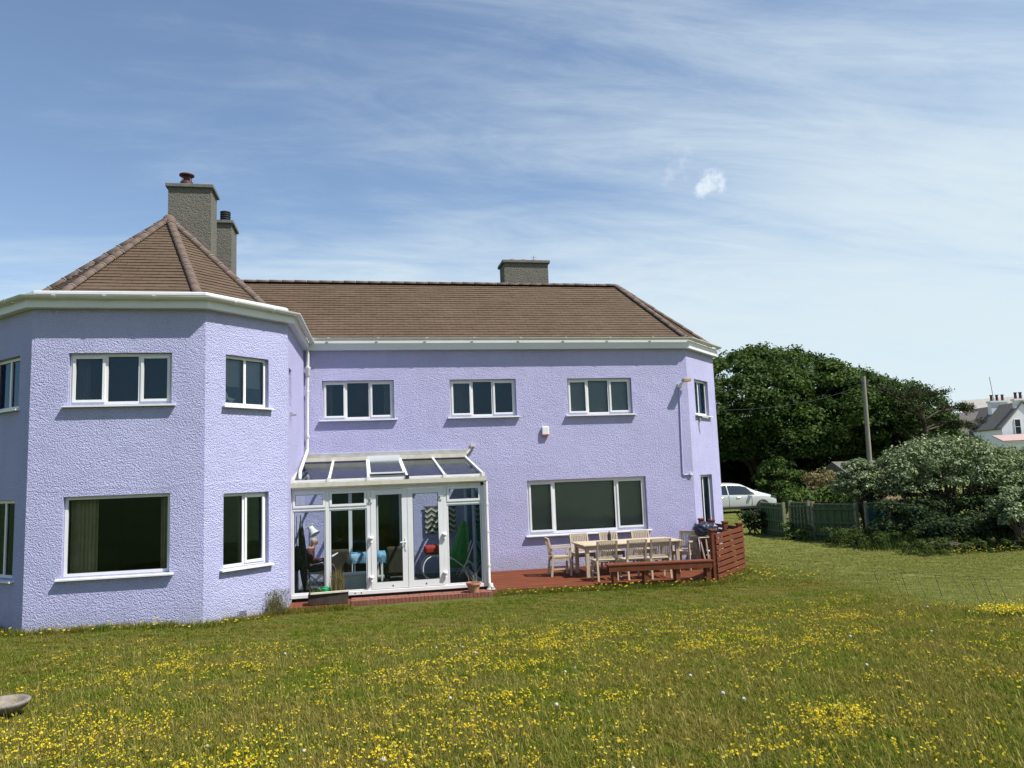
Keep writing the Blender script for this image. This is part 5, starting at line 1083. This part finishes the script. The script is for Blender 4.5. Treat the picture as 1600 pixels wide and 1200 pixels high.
# ------------------------------------------------------------------ white houses beyond
def lf(o, ang):
    a = R_(ang); return lambda u, v, z: (o[0]+u*math.cos(a)-v*math.sin(a), o[1]+u*math.sin(a)+v*math.cos(a), z)
def gable_house(name, label, o, ang, w, dpt, eave, apex, wins=(), chim=(), roofmat='slate'):
    f = lf(o, ang); r = tag(empty(name, (o[0], o[1], -.4)), label, 'house'); P = lambda *p: f(*p)
    m = MB(); m.add([P(0, 0, -.6), P(w, 0, -.6), P(w, 0, eave), P(w/2, 0, apex), P(0, 0, eave), P(0, dpt, -.6), P(w, dpt, -.6), P(w, dpt, eave), P(w/2, dpt, apex), P(0, dpt, eave)], [(0, 1, 2, 3, 4), (9, 8, 7, 6, 5), (5, 0, 4, 9), (1, 6, 7, 2)]); m.build('wall', M['whitewall'], r)
    for s_ in (0, 1):
        m = MB(); u0, u1 = (-.18, w/2) if s_ == 0 else (w+.18, w/2); ze_ = eave-.18*(apex-eave)/(w/2); vs = [P(u0, -.12, ze_+.06), P(u1, -.12, apex+.06), P(u1, dpt+.12, apex+.06), P(u0, dpt+.12, ze_+.06)]; vs += [(x, y, z+.1) for x, y, z in vs]
        m.add(vs, [(0, 1, 2, 3), (7, 6, 5, 4), (0, 4, 5, 1), (1, 5, 6, 2), (2, 6, 7, 3), (3, 7, 4, 0)]); ro = m.build('roof', M[roofmat], r)
    for (u0, u1, z0, z1) in wins:
        m = MB(); e = .06
        for a0, a1, b0, b1 in ((u0-e, u0, z0-e, z1+e), (u1, u1+e, z0-e, z1+e), (u0, u1, z1, z1+e), (u0, u1, z0-e, z0), (u0, u1, (z0+z1)/2-.02, (z0+z1)/2+.02)):
            vs = [P(u, v, z) for z in (b0, b1) for (u, v) in ((a0, -.05), (a1, -.05), (a1, .0), (a0, .0))]; m.add(vs, [(0, 3, 2, 1), (4, 5, 6, 7), (0, 1, 5, 4), (1, 2, 6, 5), (2, 3, 7, 6), (3, 0, 4, 7)])
        wo = m.build('window', M['upvc'], r); m = MB(); m.add([P(u0, -.02, z0), P(u1, -.02, z0), P(u1, -.02, z1), P(u0, -.02, z1)], [(0, 1, 2, 3)]); m.build('pane', M['carglass'], wo)
    for (u0, u1, v0, v1, z0, z1, pots) in chim:
        m = MB(); q = [P(u0, v0, 0)[:2], P(u1, v0, 0)[:2], P(u1, v1, 0)[:2], P(u0, v1, 0)[:2]]; m.prism(q, z0, z1); k_ = m.build('chimney', M['whitewall'], r)
        m = MB(); q = [P(u0-.1, v0-.1, 0)[:2], P(u1+.1, v0-.1, 0)[:2], P(u1+.1, v1+.1, 0)[:2], P(u0-.1, v1+.1, 0)[:2]]; m.prism(q, z1, z1+.16); m.build('chimney_cap', M['whitewall'], k_)
        for j in range(pots): c_ = P(u0+(u1-u0)*(j+.5)/pots, (v0+v1)/2, 0); MB().lathe([(.15, 0), (.12, .08), (.11, .5), (.15, .55), (.15, .6), (0, .6)], (c_[0], c_[1], z1+.16), 10).build('chimney_pot', M['redpot'], k_, smooth='auto')
    return r, f
hA, fA = gable_house('cottage', 'white gabled cottage with steep slate roof at the right edge', (57.4, 60.0), -18, 4.0, 9.5, 4.75, 6.95, [(1.15, 1.60, 4.15, 5.45), (2.75, 3.25, 4.3, 5.4)], [(1.2, 2.7, 4.0, 4.7, 5.4, 7.35, 3), (1.45, 2.3, .15, .65, 6.2, 7.2, 2)])
ar = fA(1.7, 4.4, 0); MB().tube([(ar[0], ar[1], 7.4), (ar[0]-.15, ar[1]+.1, 9.9)], .025, 5).build('aerial', M['black'], hA)
M['paleroof'] = plain('pale_lichen_slate', (.34, .32, .29), .85, .15, 3, .3, 20)
gable_house('cottage', 'distant house showing only its pale slate roof behind the pine', (69.2, 77.3), -134, 5.0, 5.6, 7.0, 8.5, roofmat='paleroof')
gable_house('cottage', 'low dark slate roof just left of the white gabled cottage', (60.9, 71.0), -134, 5.5, 4.6, 4.2, 6.6)
ox = tag(empty('outbuilding', (56.8, 57.0, -.4)), 'low white outbuilding with a pinkish flat roof below the cottage', 'outbuilding'); fO = lf((54.9, 57.2), -30)
m = MB(); m.prism([fO(0, 0, 0)[:2], fO(6, 0, 0)[:2], fO(6, 3, 0)[:2], fO(0, 3, 0)[:2]], -.6, 3.4); m.build('wall', M['whitewall'], ox)
m = MB(); m.add([fO(-.2, -.2, 3.42), fO(6.2, -.2, 3.42), fO(6.2, 3.1, 4.0), fO(-.2, 3.1, 4.0), fO(-.2, -.2, 3.52), fO(6.2, -.2, 3.52), fO(6.2, 3.1, 4.1), fO(-.2, 3.1, 4.1)], [(3, 2, 1, 0), (4, 5, 6, 7), (0, 1, 5, 4), (1, 2, 6, 5), (2, 3, 7, 6), (3, 0, 4, 7)]); m.build('roof', plain('pink_felt', (.38, .27, .25), .9, .1, 3), ox)

# ------------------------------------------------------------------ low wire border in the meadow
wb = tag(empty('wire_border', (9.0, 11.0, .02)), 'low dark wire border fence standing in the meadow', 'border fence'); M['wire'] = plain('dark_green_wire', (.02, .03, .018), .6, .1)
tops = [(8.66, 12.05), (8.98, 12.0), (9.20, 12.1), (9.36, 11.95), (9.42, 11.55), (9.42, 11.15), (9.38, 10.75), (9.38, 10.45), (9.36, 10.15)]; prev = None
for i, (x, y) in enumerate(tops):
    z0 = G(x, y); tp_ = Vector((x, y, z0+.40+random.uniform(-.02, .02))); ft2 = Vector((x+random.uniform(-.04, .08), y+random.uniform(-.28, .02), z0-.02))
    MB().tube([ft2, tp_], .0042, 5).build('stake', M['wire'], wb); MB().lathe([(0, -.012), (.012, 0), (0, .012)], tuple(tp_), 6).build('knob', M['wire'], wb)
    if prev is not None: mid = (prev+tp_)/2-Vector((0, 0, .01)); MB().tube([prev, mid, tp_], .0026, 5).build('wire', M['wire'], wb)
    prev = tp_

# ------------------------------------------------------------------ meadow grass and flowers
TEMPL = []
def template(name, V, F, tint, mats, mi=None):
    me = bpy.data.meshes.new(name); me.from_pydata(V, [], F); a = me.attributes.new('tint', 'FLOAT', 'FACE'); a.data.foreach_set('value', tint)
    for q in mats: me.materials.append(q)
    if mi: me.polygons.foreach_set('material_index', mi)
    o = bpy.data.objects.new(name, me); TEMPL.append(o); return o
def scatter(name, P, rz_, scl, tmpl, label, cat):
    off = np.array([P[:, 0].mean(), P[:, 1].mean(), P[:, 2].min()]); me = bpy.data.meshes.new(name); me.vertices.add(len(P)); me.vertices.foreach_set('co', (P-off).astype(np.float32).ravel())
    a = me.attributes.new('rot', 'FLOAT_VECTOR', 'POINT'); a.data.foreach_set('vector', rz_.astype(np.float32).ravel()); a = me.attributes.new('scl', 'FLOAT_VECTOR', 'POINT'); a.data.foreach_set('vector', scl.astype(np.float32).ravel()); me.update()
    o = bpy.data.objects.new(name, me); COL.objects.link(o); o.location = off; tag(o, label, cat, kind='stuff')
    ng = bpy.data.node_groups.new(name+'_nodes', 'GeometryNodeTree'); ng.interface.new_socket('Geometry', in_out='INPUT', socket_type='NodeSocketGeometry'); ng.interface.new_socket('Geometry', in_out='OUTPUT', socket_type='NodeSocketGeometry')
    gi, go = ng.nodes.new('NodeGroupInput'), ng.nodes.new('NodeGroupOutput'); ip = ng.nodes.new('GeometryNodeInstanceOnPoints'); oi = ng.nodes.new('GeometryNodeObjectInfo'); oi.inputs['Object'].default_value = tmpl
    nr, ns = ng.nodes.new('GeometryNodeInputNamedAttribute'), ng.nodes.new('GeometryNodeInputNamedAttribute'); nr.data_type = ns.data_type = 'FLOAT_VECTOR'; nr.inputs['Name'].default_value = 'rot'; ns.inputs['Name'].default_value = 'scl'
    er = ng.nodes.new('FunctionNodeEulerToRotation'); L = ng.links.new
    L(gi.outputs[0], ip.inputs['Points']); L(oi.outputs['Geometry'], ip.inputs['Instance']); L(nr.outputs[0], er.inputs[0]); L(er.outputs[0], ip.inputs['Rotation']); L(ns.outputs[0], ip.inputs['Scale']); L(ip.outputs[0], go.inputs[0])
    md = o.modifiers.new('scatter', 'NODES'); md.node_group = ng; return o
# grass material: colour drifts over the ground in patches, blade by blade
t = NT('grass_blade'); v = t.pos(); a = t.attr('tint')
patch = t.noise(v, .9, 7, .72); green = t.ramp(a.outputs['Fac'], [(0, (.048, .078, .006)), (.5, (.100, .135, .012)), (1, (.205, .225, .030))]); dry = t.ramp(a.outputs['Fac'], [(0, (.090, .074, .013)), (.5, (.165, .140, .028)), (1, (.31, .265, .08))])
dm = t.n('ShaderNodeMapRange', interpolation_type='SMOOTHSTEP'); dm.inputs[1].default_value = .42; dm.inputs[2].default_value = .60; dm.inputs[4].default_value = .95; t.l(t.math('ADD', patch, t.math('MULTIPLY', t.math('SUBTRACT', a.outputs['Fac'], .5), .22)), dm.inputs[0])
c = t.mix(dm.outputs[0], green, dry)
sx3 = t.n('ShaderNodeSeparateXYZ'); t.l(v, sx3.inputs[0]); pw = t.n('ShaderNodeMapRange', interpolation_type='SMOOTHSTEP'); pw.inputs[1].default_value = 8.2; pw.inputs[2].default_value = 10.2; pw.inputs[4].default_value = .8
t.l(t.math('ADD', sx3.outputs[0], t.math('MULTIPLY', t.math('SUBTRACT', t.noise(v, .5, 3), .5), 3.0)), pw.inputs[0])      # worn pale grass of the path
c = t.mix(pw.outputs[0], c, t.ramp(a.outputs['Fac'], [(0, (.115, .145, .030)), (.5, (.185, .205, .055)), (1, (.29, .28, .11))])); p = t.pbsdf(c, .8, None, .06); tl2 = t.n('ShaderNodeBsdfTranslucent'); t.l(t.mix(1.0, c, (1.1, 1.15, .6, 1), 'MULTIPLY'), tl2.inputs[0]); mx = t.n('ShaderNodeMixShader'); mx.inputs[0].default_value = .28; t.l(p, mx.inputs[1]); t.l(tl2.outputs[0], mx.inputs[2]); M['grass'] = t.done(mx.outputs[0])
def tuft(nb, rad, h, w, lean, seedheads=0):
    V, F, T = [], [], []
    for k in range(nb):
        a0, r0 = random.uniform(0, 6.283), rad*math.sqrt(random.random()); x, y = r0*math.cos(a0), r0*math.sin(a0); b = random.uniform(0, 6.283); hh = h*random.uniform(.45, 1.15); ln = hh*lean*random.uniform(.2, 1.3); d = Vector((math.cos(b), math.sin(b), 0)); s_ = Vector((-d.y, d.x, 0))*w*.5*random.uniform(.7, 1.3); p0 = Vector((x, y, -.01)); p1 = p0+d*ln*.35+Vector((0, 0, hh*.6)); p2 = p0+d*ln+Vector((0, 0, hh)); o = len(V)
        V += [tuple(p0-s_), tuple(p0+s_), tuple(p1+s_*.75), tuple(p1-s_*.75), tuple(p2)]; F += [(o, o+1, o+2, o+3), (o+3, o+2, o+4)]; tt = random.random(); T += [tt, tt]
    for k in range(seedheads):
        b = random.uniform(0, 6.283); hh = h*random.uniform(1.3, 2.1); d = Vector((math.cos(b), math.sin(b), 0)); p0 = Vector((random.uniform(-rad, rad), random.uniform(-rad, rad), 0)); p1 = p0+d*hh*.25+Vector((0, 0, hh)); s_ = Vector((-d.y, d.x, 0))*.0012; o = len(V); V += [tuple(p0-s_), tuple(p0+s_), tuple(p1+s_), tuple(p1-s_)]; F.append((o, o+1, o+2, o+3)); T.append(1.0)
        q = p1+d*.02+Vector((0, 0, .035)); s2 = Vector((-d.y, d.x, 0))*.004; o = len(V); V += [tuple(p1), tuple((p1+q)/2+s2), tuple(q), tuple((p1+q)/2-s2)]; F.append((o, o+1, o+2, o+3)); T.append(.95)
    return V, F, T
tuf = [template('grass_tuft', *tuft(30, .08, .042, .0055, 1.3), [M['grass']]), template('grass_tuft', *tuft(28, .075, .050, .005, 1.4, 0), [M['grass']]), template('grass_tuft', *tuft(30, .08, .040, .006, 1.4), [M['grass']]), template('grass_tuft', *tuft(24, .085, .058, .0045, 1.3, 1), [M['grass']])]
def gz(P2): return np.array([ground(x, y) for x, y in P2])
def in_house(x, y): return ((y > 13.93 and x < -1.3 and (abs(x+3.98)-1.34) < (y-13.96)+.02) or (y > 15.05 and -1.45 < x < 2.6) or (y > 15.56-.134*(x-2.6) and 2.5 < x < 7.1) or (x >= 7.1 and y > 15.0+(x-7.1)*1.03 and x < 8.5) or (y > 18.4 and x < 8.4) or (y > 19.9 and x < 9.85) or (x < 9.85 and y > 18.45+(x-8.34) and x >= 8.3))
def visible(x, y): # rough horizontal view wedge with a margin
    a = math.degrees(math.atan2(x, y)); return -32 < a < 50
def meadow(x, y):
    e = 12.35+.5*mnoise.noise(Vector((x*.5, 3.3, 0))); k = sstep((e-y)/1.2); k *= sstep((9.25+.4*mnoise.noise(Vector((1.7, y*.6, 0)))-x+max(0, 9.6-y)*2.0)/.8); return k
def sample(n, y0, y1, dens_pow):
    out = []
    while len(out) < n:
        y = y0+(y1-y0)*random.random()**dens_pow; x = random.uniform(math.tan(R_(-37))*y-.8, math.tan(R_(52))*y+1.5)
        if in_house(x, y): continue
        out.append((x, y))
    return np.array(out)
pts = sample(80000, 2.6, 16.5, 1.15); mk = np.array([meadow(*p) for p in pts]); Z = gz(pts); kinds = rng.integers(0, 4, len(pts))
kinds = np.where(mk < .35, 2, kinds)
for k in range(4):
    s_ = kinds == k; P = np.column_stack([pts[s_], Z[s_]]); n = len(P); sc_ = rng.uniform(.75, 1.3, n); hsc = sc_*np.where(mk[s_] > .35, 1.0, .85)
    scatter('grass', P, np.column_stack([np.zeros((n, 2)), rng.uniform(0, 6.283, n)]), np.column_stack([sc_, sc_, hsc]), tuf[k], ['mixed green and dry meadow grass', 'meadow grass with a few seed heads', 'short mown grass near the house and path', 'thin tall seeding grass in the meadow'][k], 'grass')
far = sample(42000, 14.0, 40, 1.7); far = far[far[:, 0] > 5.5]; far = far[rng.uniform(0, 1, len(far)) < np.clip((far[:, 1]-14)/3.5, 0, 1)]; n = len(far); sc_ = rng.uniform(1.0, 1.7, n); farP = np.column_stack([far, gz(far)])
scatter('grass', farP, np.column_stack([np.zeros((n, 2)), rng.uniform(0, 6.283, n)]), np.column_stack([sc_*1.4, sc_*1.4, sc_*.8]), tuf[2], 'short grass of the path and yard beyond the house', 'grass')
# fringe of longer grass against walls, deck and step
fr_ = []
for (a, b, n) in (((-6.2, 14.75), (-5.34, 13.88), 60), ((-5.34, 13.88), (-2.6, 13.88), 190), ((-2.56, 13.86), (-1.42, 15.0), 120), ((-1.4, 15.0), (-.2, 15.02), 90), ((-.2, 15.27), (2.6, 15.27), 220), ((2.6, 15.50), (7.1, 14.90), 420), ((7.15, 14.90), (8.55, 16.3), 180)):
    a, b = np.array(a), np.array(b); f = rng.uniform(0, 1, n)[:, None]; fr_.append(a+(b-a)*f+rng.normal(0, .05, (n, 2))-np.array([0, .05]))
fr_ = np.concatenate(fr_); fr_ = fr_[[not in_house(*p) for p in fr_]]; n = len(fr_); sc_ = rng.uniform(.8, 1.5, n)
scatter('grass', np.column_stack([fr_, gz(fr_)]), np.column_stack([np.zeros((n, 2)), rng.uniform(0, 6.283, n)]), np.column_stack([sc_, sc_, sc_*2.3]), tuf[1], 'longer green grass fringing the deck and house walls', 'grass')
# flowers
t = NT('yellow_petal'); a = t.attr('tint'); c = t.ramp(a.outputs['Fac'], [(0, (.50, .34, .01)), (.5, (.72, .56, .015)), (1, (.80, .70, .08))]); p = t.pbsdf(c, .55, None, .2); tl3 = t.n('ShaderNodeBsdfTranslucent'); t.l(c, tl3.inputs[0]); mx = t.n('ShaderNodeMixShader'); mx.inputs[0].default_value = .3; t.l(p, mx.inputs[1]); t.l(tl3.outputs[0], mx.inputs[2]); M['yellow'] = t.done(mx.outputs[0])
M['stem'] = plain('flower_stem', (.07, .11, .025), .7, .2); M['whitefluff'] = plain('dandelion_fluff', (.42, .41, .38), .95, .08, 40); M['purple'] = plain('purple_clover', (.20, .07, .17), .8, .2)
def flower_geo(h, r, petals=10, tilt=.25):
    V, F, T, I = [], [], [], []; top = Vector((tilt*h*.4, 0, h)); n = 4
    for p, rr in ((Vector((0, 0, -.01)), .0016), (top, .0013)):
        for k in range(n): V.append((p.x+rr*math.cos(k*1.571), p.y+rr*math.sin(k*1.571), p.z))
    for k in range(n): F.append((k, (k+1) % n, n+(k+1) % n, n+k)); T.append(.5); I.append(1)
    nrm = Vector((tilt, 0, 1)).normalized(); u = Vector((1, 0, -tilt)).normalized(); w = nrm.cross(u); o = len(V); V.append(tuple(top+nrm*.003))
    for k in range(petals):
        for j, (da, rr, lift) in enumerate(((-.28, r*.55, .003), (0, r*random.uniform(.85, 1.1), .006), (.28, r*.55, .003))):
            a_ = 6.283*(k+da*1.6)/petals; V.append(tuple(top+(u*math.cos(a_)+w*math.sin(a_))*rr+nrm*lift))
        b = o+1+k*3; F.append((o, b, b+1, b+2)); T.append(random.uniform(.35, 1)); I.append(0)
    V2 = len(V); V.append(tuple(top+nrm*.009))
    for k in range(6): V.append(tuple(top+(u*math.cos(k*1.047)+w*math.sin(k*1.047))*r*.35+nrm*.006))
    for k in range(6): F.append((V2, V2+1+k, V2+1+(k+1) % 6)); T.append(.15); I.append(0)
    return V, F, T, I
FL = []
for k, (h, r, tl_) in enumerate(((.075, .0150, .25), (.055, .0130, .5), (.10, .0160, .15))):
    V, F, T, I = flower_geo(h, r, 11, tl_); FL.append(template('yellow_flower', V, F, T, [M['yellow'], M['stem']], I))
# low trefoil clumps: little bunches of yellow heads
V, F, T = [], [], []
for k in range(9):
    c_ = Vector((random.gauss(0, .05), random.gauss(0, .05), random.uniform(.025, .06)))
    for q in range(3):
        d = Vector(rng.normal(size=3)).normalized(); e_ = d.orthogonal().normalized()*.0075; g_ = d.cross(e_).normalized()*.0055; o = len(V); V += [tuple(c_-e_+d*.004), tuple(c_+g_+d*.006), tuple(c_+e_+d*.004), tuple(c_-g_+d*.006)]; F.append((o, o+1, o+2, o+3)); T.append(random.random())
TRE = template('trefoil', V, F, T, [M['yellow']])
patches = [(-2.6, 7.0, 1.2), (-2.6, 6.0, 1.0), (.3, 5.4, 1.0), (1.6, 10.6, 1.1), (.9, 8.6, 1.2), (2.4, 9.4, 1.2), (3.4, 10.9, 1.1), (4.6, 9.2, 1.3), (5.6, 11.6, 1.0), (6.6, 10.3, 1.1), (1.0, 6.6, .9), (3.2, 5.2, .7), (-2.2, 10.4, 1.2), (-3.4, 12.6, .9), (7.8, 12.3, .8), (-.9, 5.6, .9), (5.2, 12.3, .8)]
def fdens(x, y):
    return .22+sum(math.exp(-((x-a)**2+(y-b)**2)/(2*(s*.5)**2)) for a, b, s in patches)
def fsample(n, y0, y1):
    out = []
    while len(out) < n:
        y = y0+(y1-y0)*random.random(); x = random.uniform(math.tan(R_(-33))*y, math.tan(R_(44))*y)
        if in_house(x, y) or meadow(x, y) < .15+.3*random.random() and random.random() > .06: continue
        if random.random() < fdens(x, y)*.75*max(.05, (.5)+1.1*mnoise.noise(Vector((x*1.9, y*1.9, 9)))): out.append((x, y))
    return np.array(out)
fp = fsample(2300, 3.6, 13.2); dist = np.hypot(fp[:, 0], fp[:, 1]); vis = np.array([-32.5 < math.degrees(math.atan2(x-0, y)) < 44.5 for x, y in fp]); order = np.argsort(dist+np.where(vis, 0, 100)); near, rest = fp[order[:300]], fp[order[300:]]
tilt0 = math.atan2(SUN_DIR.y, SUN_DIR.x)
for k, (x, y) in enumerate(near):
    o = bpy.data.objects.new('yellow_flower', FL[k % 3].data); COL.objects.link(o); o.location = (x, y, ground(x, y)); o.rotation_euler = (random.gauss(0, .18), random.gauss(0, .18), tilt0+random.gauss(0, .9)); s_ = random.uniform(.6, 1.05); o.scale = (s_, s_, s_*random.uniform(.8, 1.15))
    tag(o, 'yellow flower head standing in the foreground meadow grass', 'flower', 'yellow flowers in the near meadow')
for k in range(3):
    q = rest[k::3]; n = len(q); s_ = rng.uniform(.7, 1.15, n); scatter('meadow_flowers', np.column_stack([q, gz(q)]), np.column_stack([rng.normal(0, .18, (n, 2)), tilt0+rng.normal(0, .9, n)]), np.column_stack([s_, s_, s_]), FL[k], 'many small yellow flowers scattered through the farther meadow', 'flowers')
tp2 = fsample(1500, 3.4, 12.8); n = len(tp2); s_ = rng.uniform(.6, 1.4, n); scatter('trefoil_patches', np.column_stack([tp2, gz(tp2)]), np.column_stack([np.zeros((n, 2)), rng.uniform(0, 6.28, n)]), np.column_stack([s_, s_, s_]), TRE, 'low mats of deep yellow trefoil flowers in the meadow', 'flowers')
# strip of flowers at the deck edge and under the shrubs
q = np.concatenate([np.column_stack([rng.uniform(2.7, 7.4, 90), rng.uniform(14.3, 15.1, 90)]), np.column_stack([rng.uniform(7.2, 9.2, 70), rng.uniform(14.2, 16.2, 70)]), np.column_stack([rng.uniform(13.5, 17, 90), rng.uniform(15.6, 16.9, 90)]), np.column_stack([rng.uniform(-5.5, -1.5, 60), rng.uniform(13.0, 13.8, 60)])]); q = q[[not in_house(*p) for p in q]]; n = len(q); s_ = rng.uniform(1.1, 1.6, n)
scatter('edge_flowers', np.column_stack([q, gz(q)]), np.column_stack([rng.normal(0, .2, (n, 2)), rng.uniform(0, 6.28, n)]), np.column_stack([s_, s_, s_*1.2]), FL[2], 'taller pale yellow flowers along the deck edge and walls', 'flowers')
# dandelion clocks, one by one
cl = MB(); cl.tube([(0, 0, -.01), (.008, 0, .09)], .002, 5, mi=1); bmc = bmesh.new(); bmesh.ops.create_icosphere(bmc, subdivisions=2, radius=.019); vs = [(v_.co.x*(1+.1*random.random())+.008, v_.co.y, v_.co.z+.105) for v_ in bmc.verts]; bmc.verts.ensure_lookup_table(); fs = [tuple(v_.index for v_ in f_.verts) for f_ in bmc.faces]; bmc.free(); cl.add(vs, fs, 0)
src = None
for k in range(26):
    while True:
        y = 4.2+6.5*random.random()**1.1; x = random.uniform(math.tan(R_(-28))*y, math.tan(R_(42))*y)
        if x < .2 and random.random() < .6: continue
        if meadow(x, y) > .4: break
    if src is None: o = src = cl.build('dandelion_clock', [M['whitefluff'], M['stem']], base=False)
    else: o = src.copy(); COL.objects.link(o)
    o.location = (x, y, ground(x, y)); o.rotation_euler = (random.gauss(0, .15), random.gauss(0, .15), random.uniform(0, 6.28)); s_ = random.uniform(.55, .9); o.scale = (s_,)*3
    tag(o, 'round white dandelion clock standing in the meadow', 'dandelion', 'white dandelion clocks')
# yellow stonecrop cushion at the right edge, purple clover
ys = tag(empty('flower_cushion', (8.75, 9.35, ground(8.75, 9.35))), 'dense golden yellow flower cushion at the right edge of the meadow', 'flowers'); n = 900
P = np.column_stack([8.75+rng.normal(0, .22, n), 9.35+rng.normal(0, .16, n), ground(8.75, 9.35)+.10+rng.normal(0, .03, n)]); V, T = leafcloud(P, rng.normal(size=(n, 3))+np.array([0, 0, .8]), rng.uniform(.014, .03, n), rng.uniform(0, 1, n), .8); leafmesh('flower_heads', V, T, M['yellow'], ys)
B3 = np.column_stack([8.75+rng.normal(0, .24, n), 9.35+rng.normal(0, .18, n), np.full(n, ground(8.75, 9.35))]); blades(B3, rng.uniform(.06, .12, n), np.full(n, .007), rng.uniform(.1, .7, n), rng.uniform(.2, 1, n), M['leaf_bush'], 'leaves', ys)

# weeds against the bay wall beside the conservatory step
wc = tag(empty('weed_clump', (-1.50, 14.95, .0)), 'pale straggly weeds against the bay wall beside the wooden step', 'weeds'); n = 260
B3 = np.column_stack([-1.52+rng.normal(0, .10, n), 14.86+rng.normal(0, .08, n), np.full(n, -.02)]); blades(B3, rng.uniform(.12, .48, n), np.full(n, .008), rng.normal(0, .3, n), rng.uniform(.3, 1, n), M['leaf_straw'], 'stems', wc)
P = np.column_stack([-1.52+rng.normal(0, .13, 420), 14.86+rng.normal(0, .09, 420), rng.uniform(.02, .36, 420)]); V, T = leafcloud(P, rng.normal(size=(420, 3))+np.array([0, 0, .6]), rng.uniform(.015, .045, 420), rng.uniform(.3, 1, 420)); leafmesh('leaves', V, T, M['leaf_bush'], wc)
